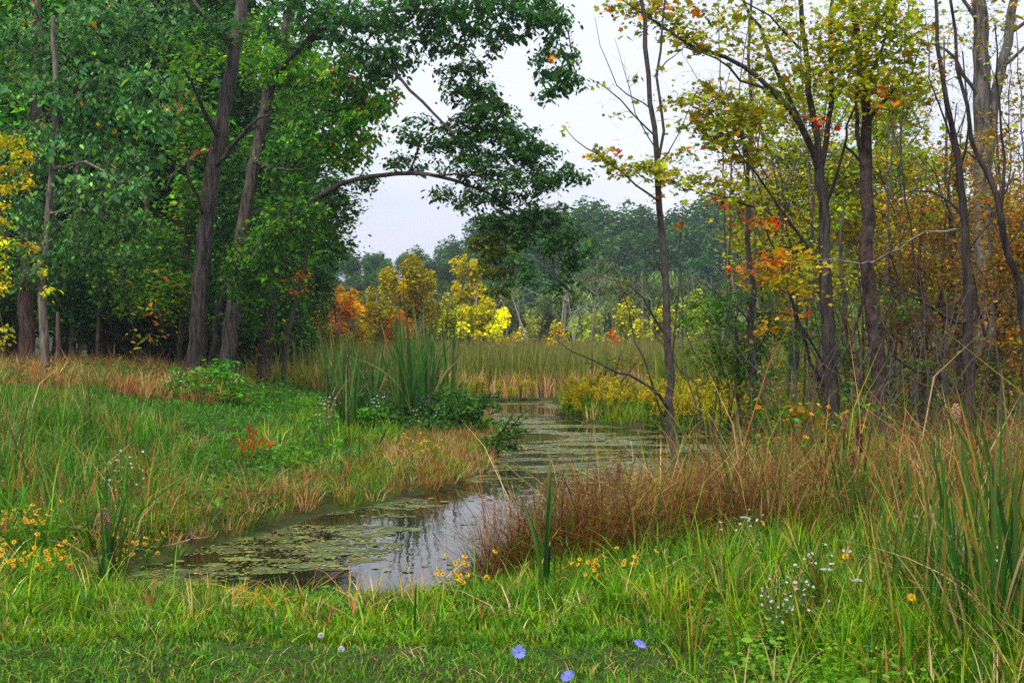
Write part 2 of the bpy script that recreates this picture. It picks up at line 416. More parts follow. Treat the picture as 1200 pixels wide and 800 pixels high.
def tree(name, label, cat, trunk, limbs=(), blobs=(), group=None, bark=(.11, .085, .07), bark_m=None, shape=SIMPLE, leaf=.13,
         per=22, spread=.38, flat=.6, lai=2.0, twig_r=.011, droop=.35, tilt=.8, pal=((MG, 1),), flare=1.45, sides=12, grow_blob=1.0, thick=1.0, spray_jit=.26, pale=(), bare=None, base=None, heading=None):
    """trunk/limbs: lists of (px, py, Y, width_px); blobs: (px, py, Y, rx_px, ry_px[, lai factor[, palette[, depth factor]]])"""
    bark_m = bark_m or BARK
    T = [P(a, b, y) for a, b, y, w in trunk]; R = [thick * w / 2 / F * y for a, b, y, w in trunk]
    b0 = T[0].copy(); b0[2] = gz(b0[0], b0[1])
    r = root(name, b0, label, cat, group)
    fz = min(.5, .4 * (T[1][2] - b0[2]))
    foot = b0 + (T[1] - b0) * (fz / (T[1][2] - b0[2]))
    pts, rad = smooth_path([b0 - [0, 0, .15], foot] + T[1:], [R[0] * flare, R[0]] + R[1:], .35)
    k = np.arange(len(pts))
    fl = np.maximum(0, 1 - (pts[:, 2] - b0[2]) / .7)
    rad = rad * (1 + 0 * k)
    pts[1:-1] += rng.normal(0, .018, (len(pts) - 2, 3)) * [1, 1, 0]
    g = Geo(); tubes(g, pts, rad, sides, bark, .16)
    part("trunk", g.mesh("trunk", bark_m, True, b0), r)
    nodes = [pts[len(pts) // 4:]]
    for li, lb in enumerate(limbs):
        lp, lr = smooth_path([P(a, b, y) for a, b, y, w in lb], [thick * w / 2 / F * y for a, b, y, w in lb], .3)
        lp[1:-1] += rng.normal(0, .02, (len(lp) - 2, 3))
        g = Geo(); tubes(g, lp, lr, 8, (np.array((.30, .28, .265)) if li in pale else np.array(bark) * rng.uniform(.8, 1.1)), .12)
        part("limb", g.mesh("limb", bark_m, True, b0), r)
        nodes.append(lp)
    nodes = np.vstack(nodes)
    tg = []; tp = []; tw = Geo(); cr = Geo()
    la = LEAF_AREA[id(shape)] * leaf * leaf
    for bl in blobs:
        px, py, Y, rx, ry = bl[:5]
        kf = bl[5] if len(bl) > 5 else 1.0; bp = bl[6] if len(bl) > 6 and bl[6] is not None else pal; df = bl[7] if len(bl) > 7 else 1.0
        c = P(px, py, Y); ax = grow_blob * np.array([rx, .5 * (rx + ry) * df, ry]) / F * Y
        n = max(1, int(lai * kf * math.pi * ax[0] * ax[2] / la / per))
        t = c + in_ball(n) * ax
        tg.append(t); tp += [bp] * n
    if tg:
        tg = np.vstack(tg); tg[:, 2] = np.maximum(tg[:, 2], ground_z(tg[:, 0], tg[:, 1]) + .25)
        paths, ln = grow(nodes, tg)
        o = np.argsort([np.min(np.linalg.norm(nodes - t, axis=1)) for t in tg])
        r0 = np.clip(twig_r * (.7 + .7 * ln), twig_r * .6, twig_r * 4)
        tubes(tw, paths, r0[:, None] * np.array([1, .75, .5, .25]), 3, np.array(bark) * .85)
        n = len(tg)
        # leaves along the outer part of every twig
        u = rng.random((n, per, 1)) ** .6 * 2
        pos = np.where(u < 1, paths[:, 1][:, None] * (1 - u) + paths[:, 2][:, None] * u, paths[:, 2][:, None] * (2 - u) + paths[:, 3][:, None] * (u - 1)) + rng.normal(0, spread, (n, per, 3)) * [1, 1, flat] * (.35 + .65 * rng.random((n, per, 1)))
        cols = np.concatenate([pick(tp[i], per, .2) * math.exp(rng.normal(-.03, spray_jit)) for i in o])
        leaves(cr, pos.reshape(-1, 3), leaf * np.exp(rng.normal(-.04, .34, n * per)), cols, shape, droop, tilt, heading)
    if bare:
        bt = np.vstack([P(a, b, y) + in_ball(int(nn * 1.35)) * np.array([rx, .5 * (rx + ry), ry]) / F * y for a, b, y, rx, ry, nn in bare])
        paths, ln = grow(nodes, bt)
        r0 = np.clip(twig_r * .6 * (.6 + .6 * ln), twig_r * .4, twig_r * 2)
        tubes(tw, paths, r0[:, None] * np.array([1, .75, .5, .2]), 3, np.array(bark) * 1.1)
    if tw.n: part("twigs", tw.mesh("twigs", TWIG, False, b0), r)["kind"] = "stuff"
    if cr.n: part("crown", cr.mesh("crown", LEAF, False, b0), r)
    return r

def crown_geo(n, leaf, pal, lumps=16, R=(1, 1, 1), shape=SIMPLE, lump_r=.42, droop=.2, hollow=.5, tilt=1.0, lump_jit=.15):
    """a crown of many leaf sprays gathered in uneven clumps; centre at 0"""
    g = Geo()
    c = in_ball(lumps, .38) * (1 - lump_r * .7)
    c = np.vstack([c, [[0, 0, 0]]])
    lr = lump_r * rng.uniform(.65, 1.25, len(c))
    k = rng.choice(len(c), n, p=lr ** 2 / np.sum(lr ** 2))
    q = in_ball(n, .25)
    p = (c[k] + q * lr[k][:, None]) * np.array(R)
    lc = np.exp(rng.normal(0, lump_jit, len(c)))
    cols = pick(pal, n, .18) * lc[k][:, None]
    leaves(g, p, leaf * np.exp(rng.normal(0, .25, n)), cols, shape, droop, tilt)
    return g

# ================================================================== THE SETTING
def axis(a, b, fine0, fine1, step, grow_f=1.18):
    x = list(np.arange(fine0, fine1 + 1e-6, step)); s = step
    while x[-1] < b: s *= grow_f; x.append(x[-1] + s)
    s = step; lo = []
    v = fine0
    while v > a: s *= grow_f; v -= s; lo.append(v)
    return np.array(lo[::-1] + x)
gx = axis(-320, 320, -14, 14, .22); gy = axis(-40, 420, 1, 44, .22)
GX, GY = np.meshgrid(gx, gy, indexing='ij')
GZ = ground_z(GX, GY)
GZ += (fbm(GX * 3.1, GY * 3.1) - .5) * .05
nx, ny = GX.shape
ii = np.arange(nx * ny).reshape(nx, ny)
gq = np.stack([ii[:-1, :-1], ii[1:, :-1], ii[1:, 1:], ii[:-1, 1:]], -1).reshape(-1, 4)
def ground_mat():
    m, n, l = mat_new("meadow_soil")
    out = n.new("ShaderNodeOutputMaterial"); tc = n.new("ShaderNodeTexCoord")
    a = n.new("ShaderNodeTexNoise"); a.inputs["Scale"].default_value = .9; a.inputs["Detail"].default_value = 6
    b = n.new("ShaderNodeTexNoise"); b.inputs["Scale"].default_value = 14; b.inputs["Detail"].default_value = 5
    r = n.new("ShaderNodeValToRGB"); r.color_ramp.elements[0].position = .38; r.color_ramp.elements[0].color = (.045, .035, .018, 1)
    r.color_ramp.elements[1].position = .62; r.color_ramp.elements[1].color = (.045, .085, .018, 1)
    r2 = n.new("ShaderNodeValToRGB"); r2.color_ramp.elements[0].color = (.5, .5, .5, 1); r2.color_ramp.elements[1].color = (1.5, 1.4, 1.2, 1)
    mu = n.new("ShaderNodeMixRGB"); mu.blend_type = 'MULTIPLY'; mu.inputs[0].default_value = 1
    p = n.new("ShaderNodeBsdfPrincipled"); p.inputs["Roughness"].default_value = .95; p.inputs["Specular IOR Level"].default_value = .1
    bp = n.new("ShaderNodeBump"); bp.inputs["Distance"].default_value = .05
    for q in (a, b): l.new(tc.outputs["Object"], q.inputs["Vector"])
    l.new(a.outputs["Fac"], r.inputs[0]); l.new(b.outputs["Fac"], r2.inputs[0]); l.new(r.outputs[0], mu.inputs[1]); l.new(r2.outputs[0], mu.inputs[2])
    l.new(mu.outputs[0], p.inputs["Base Color"]); l.new(b.outputs["Fac"], bp.inputs["Height"]); l.new(bp.outputs[0], p.inputs["Normal"]); l.new(p.outputs[0], out.inputs["Surface"])
    return m
g = Geo(); g.add(np.stack([GX, GY, GZ], -1).reshape(-1, 3), (.05, .06, .02), f4=gq)
tag(part("ground", g.mesh("ground", ground_mat(), True)), "rolling meadow soil around the pond", kind="structure")

def water_mat():
    m, n, l = mat_new("pond_water")
    out = n.new("ShaderNodeOutputMaterial"); tc = n.new("ShaderNodeTexCoord")
    mp = n.new("ShaderNodeMapping"); mp.inputs["Scale"].default_value = (1.0, .45, 1)
    a = n.new("ShaderNodeTexNoise"); a.inputs["Scale"].default_value = 5; a.inputs["Detail"].default_value = 3; a.inputs["Roughness"].default_value = .45
    bp = n.new("ShaderNodeBump"); bp.inputs["Strength"].default_value = .06; bp.inputs["Distance"].default_value = .05
    p = n.new("ShaderNodeBsdfPrincipled")
    p.inputs["Base Color"].default_value = (.016, .014, .007, 1); p.inputs["Roughness"].default_value = .035; p.inputs["IOR"].default_value = 1.33
    p.inputs["Specular IOR Level"].default_value = .5
    l.new(tc.outputs["Object"], mp.inputs[0]); l.new(mp.outputs[0], a.inputs["Vector"]); l.new(a.outputs["Fac"], bp.inputs["Height"])
    l.new(bp.outputs[0], p.inputs["Normal"]); l.new(p.outputs[0], out.inputs["Surface"])
    return m
g = Geo()
wx = np.linspace(-5.2, 8, 30); wy = np.linspace(8.6, 43, 60)
WX, WY = np.meshgrid(wx, wy, indexing='ij'); wi = np.arange(WX.size).reshape(WX.shape)
g.add(np.stack([WX, WY, WX * 0], -1).reshape(-1, 3), (0, 0, 0), f4=np.stack([wi[:-1, :-1], wi[1:, :-1], wi[1:, 1:], wi[:-1, 1:]], -1).reshape(-1, 4))
tag(part("water", g.mesh("water", water_mat(), True)), "still dark pond water reflecting the sky and trees", kind="structure")

# ================================================================== FAR WOODS
def far_tree(name, label, cat, H, R, crown_lo, n, leaf, pal, lumps=16, bark=(.09, .075, .06), shape=SIMPLE, trunk_r=.22, group=None, lump_r=.42, droop=.2, tilt=1.0, stems=1, lumpj=.18):
    """tree standing at the origin: trunk with limbs, crown from crown_lo*H to H"""
    r = root(name, (0, 0, 0), label, cat, group)
    top = H * .86
    for s in range(stems):
        a = rng.random() * 6.28; o = 0 if stems == 1 else R * .5
        p, q = smooth_path([(0, 0, -.3), (.02 * H * math.cos(a) + o * .3 * math.cos(a), .02 * H * math.sin(a) + o * .3 * math.sin(a), H * .35),
                            (o * math.cos(a), o * math.sin(a), top)], [trunk_r * 1.3, trunk_r * .8, trunk_r * .2], H / 10)
        g = Geo(); tubes(g, p, q, 7, bark, .15)
        zc = np.linspace(crown_lo + .05, .8, 9) * H
        lim = np.array([[p[np.argmin(abs(p[:, 2] - z))], p[np.argmin(abs(p[:, 2] - z))] + [R * .45 * math.cos(b), R * .45 * math.sin(b), H * .05],
                         p[np.argmin(abs(p[:, 2] - z))] + [R * .8 * math.cos(b), R * .8 * math.sin(b), H * .10]] for z, b in zip(zc, rng.random(9) * 6.28)])
        part("trunk", g.mesh("trunk", BARK, True), r)
        g = Geo(); tubes(g, lim, np.tile(trunk_r * np.array([.42, .25, .08]), (9, 1)), 5, bark)
        part("branches", g.mesh("branches", TWIG, True), r)["kind"] = "stuff"
    hz = H * (1 - crown_lo) / 2
    cg = crown_geo(n, leaf, pal, lumps, (R, R, hz), shape, lump_r, droop, tilt=tilt, lump_jit=lumpj)
    part("crown", cg.mesh("crown", FAR_LEAF, False, (0, 0, -(H - hz))), r)
    return r

WOOD = [((.03, .085, .032), 4), ((.05, .125, .036), 3), ((.09, .16, .03), 1.6)]
WOOD2 = [((.06, .10, .03), 3), ((.12, .12, .03), 2), ((.04, .085, .03), 2)]
protos = []
for i in range(5):
    protos.append(far_tree("woodland_tree", "dark green tree crowded into the far woodland beyond the marsh", "tree", 14, rng.uniform(3.6, 4.8), .0, 5600, .5,
                           WOOD if i < 4 else WOOD2, 20, shape=SIMPLE, group="trees of the far woodland", lump_r=.44, tilt=2.2, lumpj=.3))
def skyline(px):
    return np.interp(px, [250, 395, 430, 470, 500, 520, 545, 600, 650, 690, 725, 760, 800, 840, 870, 950, 1200, 1500], [290, 297, 292, 288, 266, 272, 258, 246, 236, 228, 222, 232, 226, 214, 226, 240, 232, 240])
used = [False] * 5
def put(protolist, flags, i, loc, rz, sc, label=None, group=None):
    if not flags[i]:
        flags[i] = True; r = protolist[i]
        r.location = tuple(float(a) for a in loc); r.rotation_euler = (0, 0, rz); r.scale = sc
        if label: r["label"] = label
        return r
    return copy_tree(protolist[i], loc, rz, sc, label, group)
for row, (Y, off, step, lab) in enumerate([(205, 0, 34, "far skyline row"), (172, 26, 36, "far wooded slope's middle row"), (140, 70, 40, "far woodland row nearest the marsh")]):
    row_trees = []
    for px in np.concatenate([np.arange(250 + row * 9, 620, step * .6), np.arange(625, 1400, step)]):
        if px < 380 and row: continue
        px += rng.uniform(-9, 9); y = Y + rng.uniform(-8, 8)
        x = (px - 600) / F * y; z = gz(x, y)
        top = EYE - (skyline(px) + off + rng.uniform(-5, 14) - 400) / F * y
        s = max(top - z, 5) / 14; w = s * rng.uniform(1.15, 1.5)
        i = int(rng.integers(0, 5)) if rng.random() < .5 else int(rng.integers(0, 4))
        row_trees.append(put(protos, used, i, (x, y, z), rng.random() * 6.28, (w, w, s), None, "trees of the far woodland"))
    number(row_trees, "dark green tree in the " + lab + ", %s from the wood")

# grey-green willows behind the reeds
willows = [far_tree("willow_shrub", "", "willow", 6, 3.0, .05, 6500, .34, [((.16, .22, .085), 4), ((.10, .145, .05), 4), ((.24, .29, .11), 1.2)], 24, (.22, .2, .17), SLIM, .07,
                    "grey-green willows behind the reed bed", .27, .9, 1.1, 3, .4) for i in range(3)]
wused = [False] * 3
row_trees = []
for k, (px, top, Y) in enumerate([(350, 330, 92), (385, 318, 96), (425, 335, 88), (455, 345, 84), (520, 322, 90), (545, 335, 84), (610, 318, 92), (585, 340, 95), (655, 330, 88),
                                  (690, 302, 90), (722, 296, 94), (755, 310, 86), (700, 340, 80), (765, 330, 92), (800, 312, 88), (835, 330, 84), (870, 320, 90), (920, 320, 92), (970, 330, 88), (1030, 325, 90), (1090, 320, 94), (1150, 330, 90), (1215, 325, 92), (1280, 322, 90), (300, 330, 96), (250, 340, 96)]):
    x = (px - 600) / F * Y; z = gz(x, Y); h = EYE - (top - 400) / F * Y - z
    row_trees.append(put(willows, wused, k % 3, (x, Y, z), rng.random() * 6.28, (h / 6 * rng.uniform(.8, 1.05),) * 2 + (h / 6,), None, "grey-green willows behind the reed bed"))
number(row_trees, "silvery grey-green willow behind the reed bed, %s counted from the wood")

# autumn trees at the marsh edge, each different
def autumn(px, base_py, top, Y, wpx, pal, name, label, n=2600, leaf=.3, lo=.1, lumps=26, shape=SIMPLE):
    x = (px - 600) / F * Y; z = gz(x, Y); H = EYE - (top - 400) / F * Y - z
    n = int(n * 2.1); leaf *= .66; pal = [(tuple(min(.8, 1.3 * q) for q in c_), w_) for c_, w_ in pal] + [((.20, .26, .07), 1.0)]
    r = far_tree(name, label, "tree", H, wpx / 2 / F * Y, lo, n, leaf, pal, lumps, (.11, .09, .075), shape, .07, None, .22, .3, 1.6, 2, .3)
    r.location = (x, Y, z); return r
autumn(478, 400, 296, 66, 104, [(OLIVE, 2), (YEL, 2), ((.30, .30, .03), 4), (GOLD, 1)], "yellow_maple_tree", "tall yellow-green tree with an orange-tinged top behind the reeds", 5200, .26)
autumn(402, 400, 330, 64, 70, [(GOLD, 3), (ORG, 3), (YEL, 2)], "orange_maple_tree", "low glowing orange tree beside the leaning thin trunk at the wood's edge", 1700, .26)
autumn(366, 400, 312, 68, 56, [(YEL, 3), (GOLD, 2), (OLIVE, 2)], "yellow_birch_tree", "thin yellow tree half hidden behind the leaning trunk", 1300)
autumn(566, 402, 332, 60, 72, [((.34, .33, .03), 4), (YEL, 2), (OLIVE, 1)], "yellow_bush", "rounded yellow-green bushy tree standing on the reed bed's far edge", 3800, .22, .05)
autumn(548, 400, 288, 76, 46, [(YEL, 4), ((.4, .38, .03), 3)], "yellow_poplar_tree", "slim bright yellow tree rising behind the rounded yellow bush", 1300, .3, .3)
autumn(470, 402, 362, 58, 44, [(ORG, 3), (RED, 2), (GOLD, 3)], "scarlet_sapling", "low red and orange sapling behind the tall cattail clump", 800, .2)
autumn(720, 402, 380, 60, 30, [(RED, 3), (ORG, 4)], "red_maple_sapling", "small bright red-orange sapling peeping over the reeds", 420, .18)
autumn(652, 402, 372, 60, 36, [(ORG, 1), (GOLD, 3), (OLIVE, 3)], "golden_sapling", "low gold-brown sapling among pale dead snags", 520, .2)
autumn(738, 402, 345, 66, 56, [(OLIVE, 3), (YEL, 3), (WIL, 2)], "pale_yellow_sapling", "thin yellow-leaved sapling in front of the largest willows", 900, .24, .2)
autumn(600, 402, 384, 58, 40, [(GOLD, 3), (YEL, 3)], "golden_shrub", "low golden shrub right of the rounded yellow bush", 420, .2)
autumn(345, 402, 355, 60, 40, [(OLIVE, 3), (YEL, 2), (LG, 2)], "olive_sapling", "olive-yellow sapling at the foot of the leaning thin trunk", 900, .2)

autumn(440, 402, 322, 74, 60, [(OLIVE, 3), ((.26, .26, .04), 3), (GOLD, 1)], "olive_maple_tree", "olive-gold tree between the orange tree and the tall yellow-green one", 1500, .26)
autumn(515, 402, 330, 70, 56, [((.2, .24, .05), 3), (YEL, 1.5), (OLIVE, 2)], "olive_maple_tree", "thin olive tree right of the tall yellow-green one", 1100, .26)
autumn(425, 402, 368, 58, 46, [(GOLD, 3), (YEL, 2), (OLIVE, 3)], "golden_shrub", "low gold shrub at the foot of the orange tree", 700, .2)
autumn(385, 402, 376, 56, 50, [(OLIVE, 3), (YEL, 2), ((.12, .2, .04), 3)], "olive_shrub", "low olive shrub before the orange tree", 700, .2)
autumn(690, 402, 352, 70, 50, [((.2, .24, .06), 4), (OLIVE, 2)], "olive_sapling", "pale olive sapling behind the small red-orange one", 800, .24)
autumn(775, 402, 350, 64, 50, [((.2, .24, .05), 3), (OLIVE, 3), (YEL, 1)], "olive_sapling", "olive sapling just left of the slender sapling's trunk", 900, .24)
autumn(815, 402, 335, 68, 60, [((.15, .2, .05), 4), (OLIVE, 2), (GOLD, .6)], "olive_maple_tree", "olive-green tree seen right of the slender sapling", 1300, .26)
autumn(625, 402, 362, 66, 50, [((.17, .21, .07), 4), (OLIVE, 2), (GOLD, .6)], "olive_shrub", "grey-olive shrub right of the low golden shrub", 800, .22)
# dead snags standing at the edge of the marsh
SNAG = bark_mat("weathered_wood", (12, 12, 2), .4, .65)
for k in range(46):
    px = rng.uniform(330, 880); Y = rng.uniform(62, 90); x = (px - 600) / F * Y; z = gz(x, Y); h = rng.uniform(2.2, 6.2)
    if k < 5: px, h = [(634, 4.4), (600, 4.8), (655, 5.2), (690, 4.2), (845, 7.5)][k]; Y = 62; x = (px - 600) / F * Y; z = gz(x, Y)
    lean = rng.normal(0, .10) if k != 0 else -.35
    r = root("dead_snag", (x, Y, z), "slim bleached dead trunk standing at the back of the reed bed" if k else "bleached dead trunk tilting steeply over the reeds", "dead tree", "bleached snags behind the reeds" if k else None)
    p, q = smooth_path([(0, 0, -.2), (lean * h * .5 + rng.normal(0, .08), 0, h * .5), (lean * h, rng.normal(0, .3), h)], [.075, .055, .018], .6)
    g = Geo(); c = np.array((.30, .27, .25)) * rng.uniform(.55, 1.1); tubes(g, p, q, 6, c, .2); part("trunk", g.mesh("trunk", SNAG, True), r)
    g = Geo()
    b = np.array([[p[j], p[j] + [d * .35, rng.normal(0, .2), .3], p[j] + [d * .7, rng.normal(0, .2), rng.uniform(.3, .9)]] for j, d in zip(rng.integers(len(p) // 3, len(p), 7), rng.normal(0, 1, 7))])
    tubes(g, b, np.tile([.022, .014, .005], (7, 1)), 4, c); part("branches", g.mesh("branches", SNAG, True), r)["kind"] = "stuff"

# ================================================================== WOOD ON THE LEFT BANK
LF = [((.062, .165, .028), 4), ((.03, .085, .022), 3.5), (LG, 2.4), ((.18, .27, .03), 1)]
LBLUE = [((.058, .165, .06), 4), ((.095, .225, .07), 3), ((.06, .155, .03), 2), ((.17, .31, .085), 1.8), ((.03, .08, .03), 2)]
LBRIGHT = [((.10, .25, .02), 4), ((.15, .28, .025), 3), ((.05, .14, .025), 3), (YG, 1)]  # sunlit look of the inner foliage, put into the leaf colour
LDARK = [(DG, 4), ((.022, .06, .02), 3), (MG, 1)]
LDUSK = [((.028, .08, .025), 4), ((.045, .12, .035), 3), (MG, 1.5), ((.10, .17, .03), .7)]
LMIX = [(MG, 5), (LG, 2), (YG, 2), (ORG, .5), (GOLD, .4)]
LOL = [(OLIVE, 3), ((.09, .15, .03), 3), (DG, 2), ((.26, .25, .03), 1)]
OR_SPOT = [(ORG, 4), (RED, 1), (GOLD, 2)]

# deep wood: tall trees whose crowns close the view, inner shade put into leaf colours
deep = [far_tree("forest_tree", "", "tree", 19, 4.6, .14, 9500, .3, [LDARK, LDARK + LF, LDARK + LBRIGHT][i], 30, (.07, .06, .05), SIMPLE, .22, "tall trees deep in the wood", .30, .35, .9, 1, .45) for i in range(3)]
dused = [False] * 3
deep_a, deep_b = [], []
for k, (px, Y, h) in enumerate([(-60, 46, 20), (20, 50, 21), (75, 44, 19), (130, 50, 21), (185, 45, 20), (240, 50, 19), (290, 46, 18), (335, 52, 15), (-10, 60, 22), (110, 62, 22), (215, 62, 21), (300, 62, 17), (-140, 50, 20), (-230, 48, 20), (-170, 60, 21), (355, 60, 11)]):
    x = (px - 600) / F * Y
    (deep_a if Y < 55 else deep_b).append(put(deep, dused, k % 3, (x, Y, gz(x, Y)), rng.random() * 6.28, (h / 19 * .95, h / 19 * .95, h / 19),
        None, "tall trees deep in the wood"))
number(deep_a, "tall leafy tree behind the large grey trunks, %s along from the photo's edge")
number(deep_b, "tall tree at the very back of the wood, %s along from the photo's edge")
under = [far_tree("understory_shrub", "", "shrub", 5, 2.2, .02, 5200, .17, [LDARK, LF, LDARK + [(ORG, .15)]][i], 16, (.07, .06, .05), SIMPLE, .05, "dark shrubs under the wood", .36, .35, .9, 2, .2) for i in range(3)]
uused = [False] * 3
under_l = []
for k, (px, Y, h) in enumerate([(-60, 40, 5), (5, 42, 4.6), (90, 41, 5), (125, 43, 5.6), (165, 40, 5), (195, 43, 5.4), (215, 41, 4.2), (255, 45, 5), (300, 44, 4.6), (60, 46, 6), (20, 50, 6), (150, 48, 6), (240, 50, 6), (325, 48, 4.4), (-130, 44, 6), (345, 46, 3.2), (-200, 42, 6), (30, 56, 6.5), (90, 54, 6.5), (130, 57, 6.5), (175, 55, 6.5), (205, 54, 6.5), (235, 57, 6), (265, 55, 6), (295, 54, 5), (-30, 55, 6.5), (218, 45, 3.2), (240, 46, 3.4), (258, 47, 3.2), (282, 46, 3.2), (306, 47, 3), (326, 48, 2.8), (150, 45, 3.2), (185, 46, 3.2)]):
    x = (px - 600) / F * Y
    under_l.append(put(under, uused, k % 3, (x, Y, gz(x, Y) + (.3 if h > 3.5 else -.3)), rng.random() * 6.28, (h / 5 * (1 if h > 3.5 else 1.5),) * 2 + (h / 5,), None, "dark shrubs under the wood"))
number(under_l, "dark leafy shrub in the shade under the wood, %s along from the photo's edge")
# slim dark trunks inside the wood
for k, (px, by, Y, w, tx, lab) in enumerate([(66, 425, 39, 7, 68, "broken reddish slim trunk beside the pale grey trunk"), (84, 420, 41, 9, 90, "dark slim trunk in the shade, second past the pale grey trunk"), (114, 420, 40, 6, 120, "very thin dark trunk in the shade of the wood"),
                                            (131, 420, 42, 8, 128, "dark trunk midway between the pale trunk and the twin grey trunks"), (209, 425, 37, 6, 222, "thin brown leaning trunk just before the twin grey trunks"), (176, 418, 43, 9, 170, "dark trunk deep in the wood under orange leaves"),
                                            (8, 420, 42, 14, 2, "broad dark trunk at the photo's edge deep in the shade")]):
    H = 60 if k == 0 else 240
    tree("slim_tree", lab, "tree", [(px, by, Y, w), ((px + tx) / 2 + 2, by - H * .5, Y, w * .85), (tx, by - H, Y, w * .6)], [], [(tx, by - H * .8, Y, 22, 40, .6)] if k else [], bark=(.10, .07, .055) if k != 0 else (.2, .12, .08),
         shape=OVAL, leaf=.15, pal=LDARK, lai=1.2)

# the big trees of the front row
tree("basswood_tree", "thick reddish-brown trunk behind the pale grey one, broad drooping leaves", "tree", [(33, 432, 36, 19), (30, 330, 36, 17), (38, 200, 36, 15), (44, 60, 36, 13), (40, -60, 36, 10)],
     [[(40, 160, 36, 8), (80, 110, 34, 6), (130, 90, 32, 4), (180, 92, 31, 2)], [(42, 120, 36, 7), (90, 60, 34, 5), (150, 20, 33, 3)]],
     [(40, 40, 33, 60, 50), (110, 30, 32, 65, 45), (175, 30, 33, 50, 40), (60, 110, 31, 55, 40), (120, 110, 31, 60, 40), (185, 95, 30, 32, 30), (170, 140, 30, 32, 30), (90, 170, 31, 60, 40), (150, 190, 31, 40, 30), (30, 180, 33, 40, 40), (30, 250, 33, 40, 40), (-40, 60, 34, 60, 80), (-50, 200, 34, 60, 80),
      (205, 125, 29.5, 4, 8, .5, [((.3, .16, .07), 1)])],
     bark=(.13, .078, .06), shape=OVAL, leaf=.145, lai=1.75, pal=LBLUE + [(GOLD, .04), (ORG, .03)], spread=.3, droop=.9, spray_jit=.36)
tree("hickory_tree", "slim pale grey trunk standing out at the wood's edge", "tree", [(53, 440, 31, 11), (50, 350, 31, 9.5), (58, 240, 31, 8.5), (66, 120, 31, 7), (62, 20, 31, 5)],
     [[(60, 200, 31, 5), (100, 190, 30, 3.5), (140, 215, 29, 2)], [(57, 250, 31, 4), (95, 245, 30, 3), (150, 270, 29, 1.6)]],
     [(110, 220, 29, 50, 30), (150, 250, 29, 34, 26), (90, 275, 30, 50, 28), (145, 295, 29, 28, 22), (60, 300, 31, 40, 26), (115, 320, 31, 45, 26, .8, LDUSK), (165, 215, 30, 20, 20), (30, 330, 32, 36, 20, .6, LDUSK)],
     bark=(.18, .15, .125), shape=OVAL, leaf=.14, lai=1.75, pal=LBLUE, spread=.27, droop=.9, spray_jit=.36)
tree("oak_tree", "large grey trunk, straighter of the twin trunks at the wood's edge", "tree", [(228, 440, 35, 22), (236, 330, 35, 19), (246, 230, 35, 18), (266, 110, 35, 16), (286, -10, 35, 13), (295, -90, 35, 9)],
     [[(258, 165, 35, 8), (235, 120, 34, 5), (215, 80, 33, 3)], [(250, 200, 35, 7), (290, 150, 34, 4), (320, 130, 33, 2)], [(240, 260, 35, 5), (215, 195, 34, 3), (195, 222, 33, 1.5)], [(275, 60, 35, 8), (240, 20, 34, 5), (215, -20, 34, 3)]],
     [(215, 70, 36, 42, 50, 1, LBRIGHT), (225, 150, 38, 40, 45, 1, LBRIGHT), (300, 60, 37, 40, 50, 1, LBRIGHT), (250, 30, 34, 45, 36, .9, LDUSK), (330, 150, 36, 40, 40, .8, LF), (215, 240, 37, 34, 40, 1, LBRIGHT), (280, 190, 38, 34, 40, .8, LF), (190, 300, 37, 45, 34, 1, LF), (240, 290, 38, 40, 40, .7, LDARK),
      (185, 345, 36, 50, 30, 1, LMIX), (140, 330, 36, 36, 30, 1, LF), (240, 180, 34, 5, 12, .9, [((.25, .09, .05), 1)]), (170, 320, 34.5, 60, 26, .07, OR_SPOT + LF), (195, 395, 34, 12, 8, .8, OR_SPOT), (172, 398, 34.5, 16, 10, .8, [(OLIVE, 2), (YEL, 1)])],
     bark=(.11, .09, .082), shape=OVAL, leaf=.14, lai=1.6, pal=LF, spread=.32, sides=16, spray_jit=.36)
